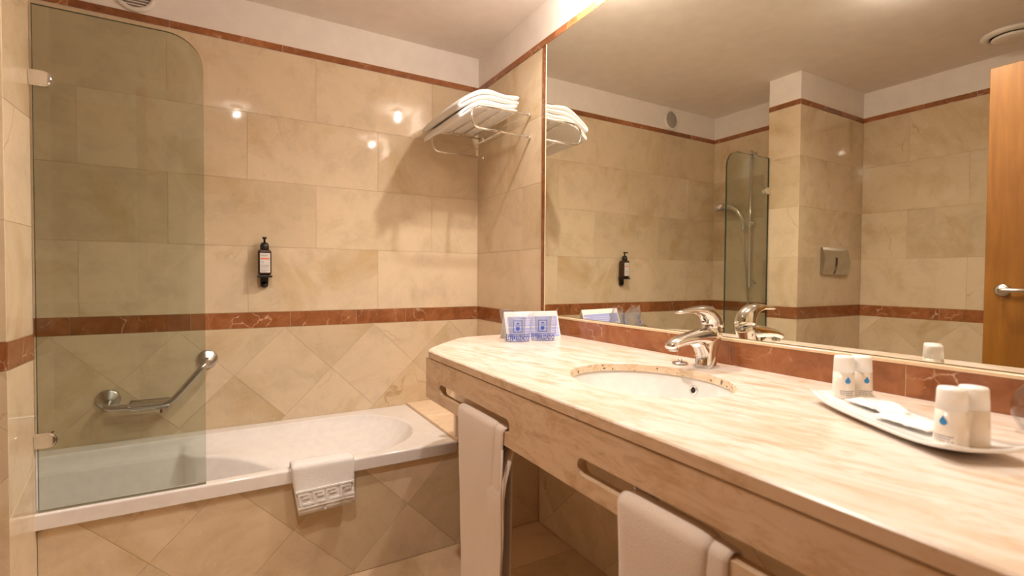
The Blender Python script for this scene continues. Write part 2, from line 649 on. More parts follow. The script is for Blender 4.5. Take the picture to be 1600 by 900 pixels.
# partition between tub and toilet
wp = empty('wall_partition')
tag(wp, 'short marble clad partition that the glass screen hinges on', 'wall', kind='structure')
box('backing', XL-.08, XP-G, YP+G, YF-G, -.005, ZT0, M_GROUT, wp)
box('plaster', XL-.08, XP, YP, YF, ZT0, H, M_PLASTER, wp)
O_, U_, V_, N_ = (XP, 0, 0), -Y, Z, X                       # end face
rows(wp, O_, U_, V_, N_, -YF, -YP, ZB1, 4, ROW, [-YF]*4)
tile([(-YF, 0), (-YP, 0), (-YP, .515), (-YF, .60)], O_, U_, V_, N_, M_TILE, wp)
tile([(-YF, .60), (-YP, .515), (-YP, ZB0), (-YF, ZB0)], O_, U_, V_, N_, M_TILE, wp)
border(wp, O_, U_, V_, N_, -YF, -YP, ZB0, ZB1, [])
border(wp, O_, U_, V_, N_, -YF, -YP, ZT0, ZT1, [], lift=.004)
O_, U_, V_, N_ = (0, YP, 0), X, Z, -Y                       # front face, with the flush plate
rows(wp, O_, U_, V_, N_, XL, XP, ZB1, 4, ROW, [-2.055, -2.33, -2.055, -2.30], L=.6)
diamonds(wp, O_, U_, V_, N_, XL, XP, 0, ZB0, -1.90, ZB0)
border(wp, O_, U_, V_, N_, XL, XP, ZB0, ZB1, [-2.08])
border(wp, O_, U_, V_, N_, XL, XP, ZT0, ZT1, [-1.95, -2.2], lift=.004)
O_, U_, V_, N_ = (0, YF, 0), X, Z, Y                        # back face, towards the tub
rows(wp, O_, U_, V_, N_, XT, XP, .435, 6, (ZT0-.435)/6, [XT]*6)
border(wp, O_, U_, V_, N_, XT, XP, ZT0, ZT1, [], lift=.004)

# left wall beside the toilet: u = -y
wl = wall_parts('wall_left', 'cream marble tiled wall beyond the toilet recess, seen in the mirror', 'x', XL, 1, YR-.08, YP)
O_, U_, V_, N_ = (XL, 0, 0), -Y, Z, X
rows(wl, O_, U_, V_, N_, -YP, -YR, ZB1, 4, ROW, [1.425, 1.128, 1.425, 1.128], L=.6)
diamonds(wl, O_, U_, V_, N_, -YP, -YR, 0, ZB0, 1.0, ZB0)
border(wl, O_, U_, V_, N_, -YP, -YR, ZB0, ZB1, [1.30, 1.9])
border(wl, O_, U_, V_, N_, -YP, -YR, ZT0, ZT1, [1.2, 1.45, 2.1], lift=.004)

# wall behind the camera with the doorway
wf = empty('wall_front')
tag(wf, 'tiled entrance wall with the doorway, behind the viewpoint', 'wall', kind='structure')
DX0, DX1 = -1.62, -.80
for a, b in ((XL-.08, DX0), (DX1, .08)):
    box('backing', a, b, YR-.10, YR-G, -.005, ZT0, M_GROUT, wf)
    box('plaster', a, b, YR-.10, YR, ZT0, H, M_PLASTER, wf)
box('lintel', DX0, DX1, YR-.10, YR, 2.06, H, M_PLASTER, wf)
O_, U_, V_, N_ = (0, YR, 0), X, Z, Y
for a, b in ((XL, DX0), (DX1, 0)):
    rows(wf, O_, U_, V_, N_, a, b, ZB1, 4, ROW, [-.2, -.5, -.2, -.5])
    rows(wf, O_, U_, V_, N_, a, b, 0, 3, ZB0/3, [-.2, -.5, -.2])
    border(wf, O_, U_, V_, N_, a, b, ZB0, ZB1, [])
wh = empty('wall_hall')
tag(wh, 'plain painted hallway walls beyond the doorway behind the viewpoint', 'wall', kind='structure')
box('plaster', XL-.1, .1, YR-1.4, YR-1.32, -.005, H, M_PLASTER, wh)
box('plaster', XL-.1, XL-.02, YR-1.32, YR-.1, -.005, H, M_PLASTER, wh)
box('plaster', .02, .1, YR-1.32, YR-.1, -.005, H, M_PLASTER, wh)

# floor tiles: rows run along x
O_, U_, V_, N_ = (0, 0, 0), X, Y, Z
for k in range(7):
    y1 = YF-.275*k if k == 0 else YF-.275-.30*(k-1)
    y0 = YF-.275-.30*k
    a = [-.615, -.315][k % 2]
    i = math.floor((XL-a)/.6)
    while a+i*.6 < 0:
        x0, x1 = max(XL, a+i*.6), min(0, a+(i+1)*.6)
        if x0 < XL+.0 or x1 > XL:
            yy1 = min(y1, YP) if x1 <= XP else y1
            if max(y0, YR) < yy1-.01:
                tile([(x0, max(y0, YR)), (x1, max(y0, YR)), (x1, yy1), (x0, yy1)], O_, U_, V_, N_, M_FLOOR, floor, gap=.002)
        i += 1

# tub front (apron) and the ledge at its head
wa = empty('wall_apron')
tag(wa, 'diagonal marble tiled apron below the white tub rim', 'wall', kind='structure')
box('backing', XP, 0, YF+G, YF+.03, -.005, .395, M_GROUT, wa)
box('backing', -.425+G, 0, YF+.035, 0, -.005, .44, M_GROUT, wa)
O_, U_, V_, N_ = (0, YF, 0), X, Z, -Y
diamonds(wa, O_, U_, V_, N_, XP, 0, .001, .401, -.846, .012)
# part of the front that reaches up to the ledge
diamonds(wa, O_, U_, V_, N_, -.424, 0, .401, .440, -.846, .012)
wg = empty('wall_ledge')
tag(wg, 'cream stone ledge at the head of the bathtub', 'ledge', kind='structure')
for a, b in ((-.30, -.001), (YF-.010, -.30)):
    box('slab', -.424, -.001, a+.0008, b-.0008, .440, .459, M_LEDGE, wg, .002, 1)

# ================================================================== BATHTUB
def cast(outline, c, th):
    d = (math.cos(th), math.sin(th)); best = None
    n = len(outline)
    for i in range(n):
        a, b = outline[i], outline[(i+1) % n]
        ex, ey = b[0]-a[0], b[1]-a[1]
        D = d[0]*ey-d[1]*ex
        if abs(D) < 1e-12: continue
        t = ((a[0]-c[0])*ey-(a[1]-c[1])*ex)/D
        s = ((a[0]-c[0])*d[1]-(a[1]-c[1])*d[0])/D
        if t > 0 and -1e-9 <= s <= 1+1e-9 and (best is None or t > best): best = t
    return (c[0]+d[0]*best, c[1]+d[1]*best)

def smooth_poly(P, it=3):
    for _ in range(it):
        Q = []
        for i in range(len(P)):
            a, b = P[i], P[(i+1) % len(P)]
            Q += [(a[0]*.75+b[0]*.25, a[1]*.75+b[1]*.25), (a[0]*.25+b[0]*.75, a[1]*.25+b[1]*.75)]
        P = Q
    return P

TX0, TX1, TY0, TY1, TZ = XT+.0008, -.426, YF-.015, -.0008, .450
tub = empty('bathtub', (0, 0, 0))
tag(tub, 'white enamel bathtub with moulded armrest set behind a marble apron', 'bathtub')
NT = 160
cen = (-1.42, -.40)
outer = [(TX0, TY0), (TX1, TY0), (TX1, TY1), (TX0, TY1)]
A_ = [(-2.02, -.10), (-1.5, -.085), (-.95, -.075)]
for k in range(13):                                           # rounded head end
    th = math.pi/2 - math.pi*k/12
    A_.append((-.80+.275*math.cos(th), -.355+.283*math.sin(th)))
A_ += [(-.95, -.640), (-1.5, -.640), (-2.02, -.638), (-2.05, -.6), (-2.05, -.14)]
A_ = smooth_poly(A_, 2)
C_ = smooth_poly([(-1.99, -.13), (-1.47, -.125), (-1.43, -.13), (-1.405, -.20), (-1.25, -.245), (-1.06, -.31), (-.93, -.42), (-.86, -.53),
                  (-.90, -.605), (-1.1, -.622), (-1.99, -.622), (-2.02, -.59), (-2.02, -.16)], 2)
D_ = smooth_poly([(-1.88, -.18), (-1.45, -.20), (-1.1, -.35), (-1.02, -.48), (-1.05, -.555), (-1.88, -.56), (-1.93, -.5), (-1.93, -.24)], 2)
ths = [2*math.pi*(k+.5)/NT for k in range(NT)]
# put exact corner directions into the list so that the outer rim keeps its corners
cor = [math.atan2(y-cen[1], x-cen[0]) % (2*math.pi) for x, y in outer]
for c_ in cor:
    i = min(range(NT), key=lambda q: abs(ths[q]-c_))
    ths[i] = c_
o_ = [cast(outer, cen, t) for t in ths]
a_ = [cast(A_, cen, t) for t in ths]
c_ = [cast(C_, cen, t) for t in ths]
d_ = [cast(D_, cen, t) for t in ths]
loops = []
def inset_rect(p, d):
    return (min(max(p[0], TX0+d), TX1-d), min(max(p[1], TY0+d), TY1-d))
loops.append([(x, y, TZ-.048) for x, y in (inset_rect(p, .012) for p in o_)])
loops.append([(x, y, TZ-.048) for x, y in o_])
loops.append([(x, y, TZ-.046) for x, y in o_])
loops.append([(x, y, TZ-.009) for x, y in o_])
loops.append([(x, y, TZ-.006) for x, y in o_])
loops.append([(*inset_rect(p, .0018), TZ-.0018) for p in o_])
loops.append([(*inset_rect(p, .006), TZ) for p in o_])
loops.append([(*inset_rect(p, .009), TZ) for p in o_])
def lerp(p, q, t): return (p[0]+(q[0]-p[0])*t, p[1]+(q[1]-p[1])*t)
def toward(p, q, d):
    L = math.hypot(q[0]-p[0], q[1]-p[1]) or 1e-6
    return lerp(p, q, min(.45, d/L))
loops.append([(*toward(p, inset_rect(q, .009), .012), TZ) for p, q in zip(a_, o_)])
loops.append([(*toward(p, inset_rect(q, .009), .008), TZ-.0002) for p, q in zip(a_, o_)])
loops.append([(*toward(p, inset_rect(q, .009), .003), TZ-.002) for p, q in zip(a_, o_)])
loops.append([(*p, TZ-.006) for p in a_])
def zc(p):
    x, y = p
    t = min(1, max(0, (x+1.40)/.54))
    z = .404-.22*t*t
    if x < -1.43 or y < -.59: z = .395
    return z
for s in (.06, .16, .32, .52, .74, .92, 1.0):
    L = []
    for p, q in zip(a_, c_):
        z = TZ-.010-(TZ-.010-zc(q))*(1-(1-s)**2.8)
        L.append((*lerp(p, q, s), z))
    loops.append(L)
loops.append([(*lerp(q, r, .10), zc(q)-.012) for q, r in zip(c_, d_)])
for t in (.25, .45, .65, .85, 1.0):
    loops.append([(*lerp(q, r, .10+.9*t**1.6), (zc(q)-.012)*(1-t**.62)+.085*t**.62) for q, r in zip(c_, d_)])
for t in (.4, .8):
    loops.append([(*lerp(r, (-1.48, -.38), t), .083-.004*t) for r in d_])
V, F = [], []
for L in loops: V += L
for i in range(len(loops)-1):
    for k in range(NT):
        k2 = (k+1) % NT
        F.append((i*NT+k, i*NT+k2, (i+1)*NT+k2, (i+1)*NT+k))
F.append(tuple((len(loops)-1)*NT+k for k in range(NT)))
tb = mk('shell', V, F, M_TUB, tub, True)
lathe('drain', [(.0, 0), (.032, 0), (.032, .003), (.026, .005), (.0, .005)], M_CHROME, tub, c=(-1.75, -.37, .082))

# ================================================================== GLASS SCREEN
scr = empty('shower_screen', (XP, YF-.004, .452))
tag(scr, 'frameless clear glass shower screen with rounded top corner on the tub rim', 'shower screen')
gx0, gx1, gz0, gz1, rc = XP+.006, -1.325, .456, 1.912, .10
outl = [(gx0, gz0), (gx1, gz0)]
for k in range(13):
    th = math.pi/2*k/12
    outl.append((gx1-rc+rc*math.cos(th), gz1-rc+rc*math.sin(th)))
outl.append((gx0, gz1))
y0, y1 = YF-.010, YF+.0
n = len(outl)
loc = Vector(scr.location)
vs = [Vector((x, y0, z))-loc for x, z in outl]+[Vector((x, y1, z))-loc for x, z in outl]
fs = [tuple(range(n)), tuple(range(2*n-1, n-1, -1))]
fm = [0, 0]
for i in range(n):
    j = (i+1) % n
    fs.append((i, i+n, j+n, j)); fm.append(1)
mk('glass_pane', vs, fs, None, scr, mats=[M_GLASS, M_GEDGE], fmat=fm)
box('bottom_seal', gx0-loc.x, gx1-loc.x, -.004, .004, gz0-.005-loc.z, gz0+.002-loc.z, M_SEAL, scr)
for zc_ in (1.702, .662):
    bm = bmesh.new()
    pts = []
    hw = .022
    for k in range(13):
        th = -math.pi/2+math.pi*k/12
        pts.append((.030+hw*math.cos(th)*1.0, hw*math.sin(th)))
    pts = [(-.003, -hw)]+pts+[(-.003, hw)]
    vv = [bm.verts.new((XP+a-loc.x, YF-.020-loc.y, zc_+b-loc.z)) for a, b in pts]
    f = bm.faces.new(vv)
    r = bmesh.ops.extrude_face_region(bm, geom=[f])
    for v in [g for g in r['geom'] if isinstance(g, bmesh.types.BMVert)]:
        v.co.y += .030
    bmesh.ops.bevel(bm, geom=[e for e in bm.edges if abs(e.verts[0].co.y-e.verts[1].co.y) < 1e-6], offset=.004, segments=3, affect='EDGES')
    cl = from_bm('glass_clamp', bm, M_CHROME, scr)

# ================================================================== MIRROR
mir = empty('mirror', (0, -1.7, ZB1))
tag(mir, 'large frameless wall mirror above the vanity backsplash', 'mirror')
box('mirror_glass', -.005, -.0005, -.985, .991, .0045, ZT0-ZB1-.002, M_MIRROR, mir)
box('edge_strip', -.0065, -.0005, .9912, .9932, .0045, ZT0-ZB1-.002, plain('pale_edge', (.85, .66, .48), .3), mir)

# ================================================================== VANITY
van = empty('vanity', (-.34, -1.85, 0))
tag(van, 'long travertine vanity with slotted front panel acting as towel rail', 'vanity')
vl = Vector(van.location)
YE = YR+.004
# countertop slab with the basin cut-out
SX, SY, SA, SB = -.360, -1.700, .178, .212
outer = [(-.002, YE), (-.686, YE), (-.686, -1.045), (-.672, -1.003), (-.64, -.955), (-.58, -.885), (-.53, -.833), (-.47, -.775), (-.42, -.745), (-.35, -.735), (-.002, -.735)]
NE = 72
def cast_o(th): return cast(outer, (SX, SY), th)
angs = [2*math.pi*k/NE for k in range(NE)]
for x, y in outer:
    t = math.atan2(y-SY, x-SX) % (2*math.pi)
    i = min(range(len(angs)), key=lambda q: min(abs(angs[q]-t), 2*math.pi-abs(angs[q]-t)))
    if abs(angs[i]-t) < .03: angs[i] = t
    else: angs.append(t)
angs.sort()
NE = len(angs)
TH = .022
def ell(th, k=1.0):
    c, s = math.cos(th), math.sin(th)
    r = 1/math.sqrt((c/SA)**2+(s/SB)**2)*k
    return (SX+r*c, SY+r*s)
rings = [[(*ell(t, 1.004), ZC-TH) for t in angs], [(*ell(t, 1.0), ZC-.002) for t in angs], [(*ell(t, 1.010), ZC) for t in angs],
         [(*lerp(ell(t), cast_o(t), .985), ZC) for t in angs], [(*cast_o(t), ZC-.003) for t in angs], [(*cast_o(t), ZC-TH) for t in angs]]
V, F, FM = [], [], []
for L in rings: V += [Vector(p)-vl for p in L]
for i in range(len(rings)):
    i2 = (i+1) % len(rings)
    for k in range(NE):
        k2 = (k+1) % NE
        F.append((i*NE+k, i2*NE+k, i2*NE+k2, i*NE+k2)); FM.append({0: 2, 4: 1}.get(i, 0))
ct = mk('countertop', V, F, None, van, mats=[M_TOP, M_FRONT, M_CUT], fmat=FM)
bm = bmesh.new(); bm.from_mesh(ct.data); bmesh.ops.recalc_face_normals(bm, faces=bm.faces); bm.to_mesh(ct.data); bm.free()

# front panel with two rounded slots
ZP0, ZP1 = .740, ZC-TH-.003
SLOTS = [(-1.135, -1.578), (-1.838, -2.33)]
SZ0, SZ1 = .773, .806
xf0, xf1 = -.684, -.662
def slot_out(ya, yb, n=8):
    r = (SZ1-SZ0)/2; zc_ = (SZ0+SZ1)/2; P = []
    for k in range(n+1):
        th = math.pi/2-math.pi*k/n
        P.append((ya-r+r*math.cos(th), zc_+r*math.sin(th)))
    for k in range(n+1):
        th = -math.pi/2-math.pi*k/n
        P.append((yb+r+r*math.cos(th), zc_+r*math.sin(th)))
    return P
def panel_cell(bm, ya, yb, slot):
    """front-panel piece between ya > yb with one slot, faces on both sides"""
    P = slot_out(*slot)
    c = ((slot[0]+slot[1])/2, (SZ0+SZ1)/2)
    rect = [(ya, ZP0), (ya, ZP1), (yb, ZP1), (yb, ZP0)]
    A = sorted([math.atan2(p[1]-c[1], p[0]-c[0]) for p in P]+[math.atan2(p[1]-c[1], p[0]-c[0]) for p in rect])
    inn = [cast(P, c, a) for a in A]; out = [cast(rect, c, a) for a in A]
    n = len(A); vs = {}
    for key, x in (('f', xf0), ('b', xf1)):
        vs[key+'i'] = [bm.verts.new(Vector((x, p[0], p[1]))-vl) for p in inn]
        vs[key+'o'] = [bm.verts.new(Vector((x, p[0], p[1]))-vl) for p in out]
    for k in range(n):
        j = (k+1) % n
        for q in ((vs['fi'][k], vs['fi'][j], vs['fo'][j], vs['fo'][k]), (vs['bi'][k], vs['bo'][k], vs['bo'][j], vs['bi'][j]),
                  (vs['fi'][k], vs['bi'][k], vs['bi'][j], vs['fi'][j]), (vs['fo'][k], vs['fo'][j], vs['bo'][j], vs['bo'][k])):
            if len(set(q)) == 4:
                bm.faces.new(q)
bm = bmesh.new()
panel_cell(bm, -1.012, -1.71, SLOTS[0])
panel_cell(bm, -1.71, YE, SLOTS[1])
bmesh.ops.remove_doubles(bm, verts=bm.verts, dist=1e-5)
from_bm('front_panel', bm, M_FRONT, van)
box('joint_strip', -.678-vl.x, -.662-vl.x, YE-vl.y, -1.03-vl.y, ZP1-.001, ZC-TH+.001, M_DARK, van)
box('side_panel', -.425-vl.x, -.002-vl.x, -.722-vl.y, -.700-vl.y, .0015, ZC-TH, M_LEDGE, van) if False else \
    box('side_panel', -.425-vl.x, -.002-vl.x, -.664-vl.y, -.644-vl.y, .460, .70, M_LEDGE, van, .001, 1)
box('support_rail', -.06-vl.x, -.002-vl.x, YE-vl.y, -.74-vl.y, .80, ZC-TH, M_LEDGE, van)

# backsplash: red marble pieces with a pale cap
bsp = empty('backsplash', (0, -1.7, ZC))
tag(bsp, 'low red marble backsplash between the vanity top and the mirror', 'backsplash')
js = [-.708, -.86, -1.259, -1.681, -2.101, -2.50, YE]
for a, b in zip(js, js[1:]):
    bm = bmesh.new()
    add_box(bm, -.022, -.0005, b+1.7+.0012, a+1.7-.0012, .0005, .067)
    from_bm('marble_piece', bm, M_RED, bsp)
box('backing', -.0205, -.001, YE+1.7, -.708+1.7, .001, .0665, plain('pale_grout', (.80, .56, .34), .7), bsp)
box('cap_strip', -.0225, -.0006, YE+1.7, -.708+1.7, .0675, .0755, plain('pale_cap', (.80, .60, .40), .25), bsp, .0008, 1)

# basin
bas = empty('washbasin', (SX, SY, ZC-TH))
tag(bas, 'oval white porcelain washbasin set under the vanity cut-out', 'washbasin')
prof = [(1.06, -.0005), (1.0, -.0008), (.985, -.008), (.965, -.03), (.92, -.065), (.82, -.10), (.62, -.128), (.35, -.14), (.12, -.143)]
V, F = [], []
nb = 64
for s, z in prof:
    for k in range(nb):
        th = 2*math.pi*k/nb
        V.append((s*(SA+.006)*math.cos(th), s*(SB+.006)*math.sin(th), z))
for s, z in reversed(prof):
    for k in range(nb):
        th = 2*math.pi*k/nb
        V.append(((s*(SA+.006)+.010)*math.cos(th), (s*(SB+.006)+.010)*math.sin(th), z-.010))
m_ = 2*len(prof)
for i in range(m_-1):
    for k in range(nb):
        k2 = (k+1) % nb
        F.append((i*nb+k, (i+1)*nb+k, (i+1)*nb+k2, i*nb+k2))
for k in range(nb):
    k2 = (k+1) % nb
    F.append(((m_-1)*nb+k, k, k2, (m_-1)*nb+k2))
mk('bowl', V, F, M_PORC, bas, True)
lathe('drain', [(0, 0), (.026, 0), (.026, .003), (.020, .0035), (0, .002)], M_CHROME, bas, c=(0, 0, -.1435))
ov = lathe('overflow_ring', [(.0115, 0), (.0125, .003), (.009, .0045), (.0075, .003), (.0075, -.002), (0, -.002)], M_CHROME, bas, n=20)
ov.rotation_euler = (0, R_(-78), 0)
ov.location = (.1815*.968, .006, -.030)
lathe('overflow_hole', [(0, 0), (.0076, 0), (.0076, .001), (0, .001)], M_DARK, ov, n=16, c=(0, 0, .0012))
# trap below
trap = empty('drain_trap', (SX, SY, .60))
tag(trap, 'chrome bottle trap under the washbasin, glimpsed through the second slot', 'pipe')
tube('tail_pipe', [(0, 0, .122), (0, 0, .03)], .016, M_STEEL, trap, 14)
lathe('trap_nut', [(.0, .100), (.024, .100), (.026, .085), (.024, .07), (0, .07)], M_STEEL, trap, 14)
lathe('trap_body', [(.0, .03), (.030, .03), (.032, .02), (.032, -.06), (.025, -.075), (0, -.075)], M_STEEL, trap, 20)
tube('waste_pipe', [(.02, 0, .0), (.352, 0, .0)], .015, M_STEEL, trap, 12)

# ================================================================== FAUCET
fa = empty('faucet', (-.105, -1.667, ZC))
tag(fa, 'chrome single lever mixer tap with short spout behind the basin', 'faucet')
body = loft_data([(0, 0, 0), (0, 0, .006), (.001, 0, .012), (.006, 0, .04), (.014, 0, .070), (.022, 0, .095), (.026, 0, .108)],
                 [(.0305, .0295), (.0305, .0295), (.029, .028), (.028, .0265), (.031, .026), (.033, .027), (.0335, .0275)], 24, True, (1, 0, 0))
spout = loft_data([(.030, 0, .082), (.005, 0, .086), (-.025, 0, .086), (-.060, 0, .084), (-.095, 0, .080), (-.122, 0, .074), (-.140, 0, .067), (-.147, 0, .062)],
                  [(.026, .026), (.025, .027), (.022, .027), (.018, .026), (.015, .024), (.013, .022), (.011, .019), (.006, .012)], 20, True, (0, 0, 1))
# web below the spout, flowing into the body
web = loft_data([(-.004, 0, .020), (-.012, 0, .045), (-.028, 0, .064), (-.055, 0, .074)], [(.022, .020), (.020, .021), (.016, .021), (.008, .018)], 16, True, (1, 0, 0))
V, F = merge([body, spout, web])
mk('body', V, F, M_CHROME, fa, True)
lathe('aerator', [(0, -.012), (.012, -.012), (.013, -.010), (.013, .004), (0, .004)], M_STEEL, fa, 18, (-.128, 0, .064))
lev = loft_data([(.026, 0, .110), (.026, 0, .118), (.020, 0, .134), (.004, 0, .149), (-.020, 0, .157), (-.050, 0, .160), (-.080, 0, .158), (-.105, 0, .155), (-.118, 0, .154)],
                [(.033, .028), (.033, .0285), (.029, .0275), (.023, .025), (.015, .021), (.009, .017), (.0062, .014), (.005, .012), (.002, .007)], 22, True, (1, 0, 0))
lv = mk('lever', *lev, M_CHROME, fa, True)
lathe('lever_screw', [(0, 0), (.004, 0), (.004, -.004), (0, -.004)], M_BLACK, lv, 10, (-.012, -.0, .128))
lathe('rear_knob', [(0, 0), (.005, 0), (.006, .004), (.004, .009), (0, .010)], M_CHROME, fa, 10, (.062, 0, .112), 'x')
# bead chain
pts = []
for k in range(46):
    th = 2*math.pi*k/46
    pts.append((-.105+.0345*math.cos(th), -1.667+.0335*math.sin(th), ZC+.0026))
for k in range(30):
    t = k/29
    pts.append((-.105-.030+.070*t, -1.667-.0345+.034*t*t, ZC+.003+.020*t+.075*t**2.4))
V, F = [], []
for p in pts:
    v, f = lathe_data([(.0006, -.0024), (.0019, -.0014), (.0024, 0), (.0019, .0014), (.0006, .0024)], 6, p)
    o = len(V); V += v; F += [tuple(i+o for i in ff) for ff in f]
tag(mk('bead_chain', V, F, M_CHROME, None, True), 'fine silver bead chain looped around the tap base', 'chain')
pl = empty('basin_plug', (-.138, -1.606, ZC))
tag(pl, 'small round metal plug lying left of the tap', 'plug')
lathe('plug_disc', [(0, 0), (.021, 0), (.022, .003), (.020, .006), (0, .007)], M_STEEL, pl, 20)
lathe('plug_knob', [(0, .006), (.005, .006), (.007, .011), (.004, .016), (0, .016)], M_CHROME, pl, 14)

# ================================================================== TOWELS ON THE VANITY RAIL
def cloth_strip(name, prof, ya, yb, th, mat, parent, ny=18, wob=.004, seed=0, flare=0.0):
    """profile points (x, z) following the cloth; extruded from ya to yb, given thickness"""
    P = [Vector((p[0], p[1])) for p in prof]
    nrm = []
    for i in range(len(P)):
        t = (P[min(i+1, len(P)-1)]-P[max(i-1, 0)]).normalized()
        nrm.append(Vector((-t.y, t.x)))
    V, F = [], []
    npf = len(P)
    for side in (0, 1):
        for j in range(ny+1):
            v = j/ny
            y = ya+(yb-ya)*v
            edge = 1-abs(2*v-1)**8*.55
            for i in range(npf):
                s = i/(npf-1)
                q = P[i]+nrm[i]*(th*edge if side else 0)
                d = noise.noise(Vector((q.x*7+seed, y*11, q.y*7)))*wob
                hang = max(0, .80-q.y)
                V.append((q.x+d*min(1, hang*6), y+(v-.5)*flare*hang*2, q.y))
    W = npf; S = W*(ny+1)
    for j in range(ny):
        for i in range(npf-1):
            a = j*W+i
            F.append((a, a+1, a+W+1, a+W))
            F.append((S+a, S+a+W, S+a+W+1, S+a+1))
    for j in range(ny):
        for i in (0, npf-1):
            a = j*W+i
            F.append((a, a+W, S+a+W, S+a))
    for i in range(npf-1):
        for j in (0, ny):
            a = j*W+i
            F.append((a, S+a, S+a+1, a+1))
    bm = bmesh.new()
    bv = [bm.verts.new(v) for v in V]
    for f in F: bm.faces.new([bv[i] for i in f])
    bmesh.ops.recalc_face_normals(bm, faces=bm.faces)
    return from_bm(name, bm, mat, parent, True)

def rail_profile(front_z, back_z, off=0.0, x0=None):
    # up the outside of the rail, over it (inside the slot), down the back
    xo, xi = (x0 if x0 is not None else xf0-.003)-off, xf1+.004+off
    top = SZ0+.004+off
    P = []
    n = 16
    for k in range(n):
        P.append((xo, front_z+(top-.008-front_z)*k/(n-1)))
    for k in range(1, 8):
        th = math.pi-math.pi*k/8
        P.append(((xo+xi)/2+(xi-xo)/2*math.cos(th), top-.008+.010*math.sin(th)))
    for k in range(n):
        P.append((xi, top-.008+(back_z-top+.008)*k/(n-1)))
    return P

t1 = empty('hand_towel', (0, 0, 0))
tag(t1, 'long cream hand towel folded over the vanity rail nearest the tub', 'towel', 'hand towels on the vanity rail')
ht = cloth_strip('towel_cloth', rail_profile(.235, .33), -1.292, -1.520, .008, M_HTOWEL, t1, seed=1, flare=.05)
cloth_strip('inner_fold', rail_profile(.25, .30, .0, xf0-.0022)[1:], -1.36, -1.556, .004, M_HTOWEL, t1, seed=5, wob=.004, flare=.05)
cloth_strip('back_fold', [(-.664-.026*min(1, k/2.5)-.0004*k, .732-.040*k) for k in range(12)], -1.40, -1.572, .005, M_HTOWEL, t1, seed=7, wob=.006, flare=.045)
tube('hem', [(-.6905, -1.556, .73), (-.6975, -1.562, .62), (-.6985, -1.568, .50), (-.6985, -1.560, .40), (-.699, -1.548, .33), (-.699, -1.540, .30)], .0028, M_HTOWEL, t1, 8)
t2 = empty('hand_towel', (0, 0, 0))
tag(t2, 'cream hand towel folded over the vanity rail below the basin, nearer the viewer', 'towel', 'hand towels on the vanity rail')
cloth_strip('towel_cloth', rail_profile(.235, .33), -1.958, -2.140, .012, M_HTOWEL, t2, seed=11, flare=.05)
cloth_strip('inner_fold', rail_profile(.25, .31, .0, xf0-.0015)[1:], -2.00, -2.168, .006, M_HTOWEL, t2, seed=15, flare=.04)

# ================================================================== BATH MAT OVER THE RIM
bmt = empty('bath_mat', (0, 0, 0))
tag(bmt, 'folded white bath mat with Greek key border hung over the tub rim', 'bath mat')
def mat_profile(zf, zb, off):
    P = []
    yo, yi, top = TY0-.003-off, -.640+.004, TZ+.0035+off
    for k in range(12): P.append((yo, zf+(top-.010-zf)*k/11))
    for k in range(1, 6):
        th = math.pi-math.pi/2*k/6
        P.append((yo+.010+.010*math.cos(th), top-.010+.010*math.sin(th)))
    for k in range(5): P.append((yo+.012+(yi-yo-.016)*k/4, top))
    for k in range(1, 6): P.append((yi+.002, top-.004-(top-.004-zb)*k/5))
    return P
def mat_strip(name, prof, xa, xb, th, wob, skew, seed):
    # same builder, with x and y exchanged
    o = cloth_strip(name, [(p[0], p[1]) for p in prof], 0, 1, th, M_TOWEL, bmt, 20, 0, seed)
    for v in o.data.vertices:
        yy, s, zz = v.co.x, v.co.y, v.co.z
        hang = max(0, TZ-.02-zz)
        xx = xa+(xb-xa)*s
        w_ = noise.noise(Vector((xx*16+seed, zz*9, 1)))*wob*min(1, hang*9)
        v.co = (xx+(.16*hang if s < .5 else .0)*(1-s)*1.0, yy-abs(w_)*1.0-.07*hang*(1-s), zz-(skew*(1-s)*min(1, hang*8)))
    bm = bmesh.new(); bm.from_mesh(o.data); bmesh.ops.recalc_face_normals(bm, faces=bm.faces); bm.to_mesh(o.data); bm.free()
    return o
mat_strip('lower_layer', mat_profile(.289, .36, 0), -1.040, -.855, .006, .012, .0, 3)
mat_strip('upper_layer', mat_profile(.296, .37, .008), -1.068, -.851, .009, .010, .006, 9)
# raised Greek key border
def key_piece(parts, x0, x1, z0, z1):
    n = max(1, int((x1-x0)/.012))
    xs = [x0+(x1-x0)*k/n for k in range(n+1)]
    V, F = [], []
    for x in xs:
        s = (x+1.068)/.217
        for z in (z0, z1):
            hang = max(0, TZ-.02-z)
            yb = TY0-.003-.008-.009-.07*hang*(1-s)
            xx = x+(.16*hang if s < .5 else 0)*(1-s)
            w_ = abs(noise.noise(Vector((x*16+9, z*9, 1)))*.010*min(1, hang*9))
            dz = .006*(1-s)*min(1, hang*8)
            for d in (.002, -.0042):
                V.append((xx, yb-w_+d, z-dz))
    for i in range(n):
        a = i*4; b = a+4
        F += [(a+1, a+3, b+3, b+1), (a+3, a+2, b+2, b+3), (a, a+1, b+1, b)]
    F += [(0, 2, 3, 1), (n*4, n*4+1, n*4+3, n*4+2)]
    parts.append((V, F))
parts = []
key_piece(parts, -1.064, -.853, .374, .380)
key_piece(parts, -1.064, -.853, .318, .324)
U0, T_ = -1.058, .0070
kw, z_b, z_t = .0500, .328, .370
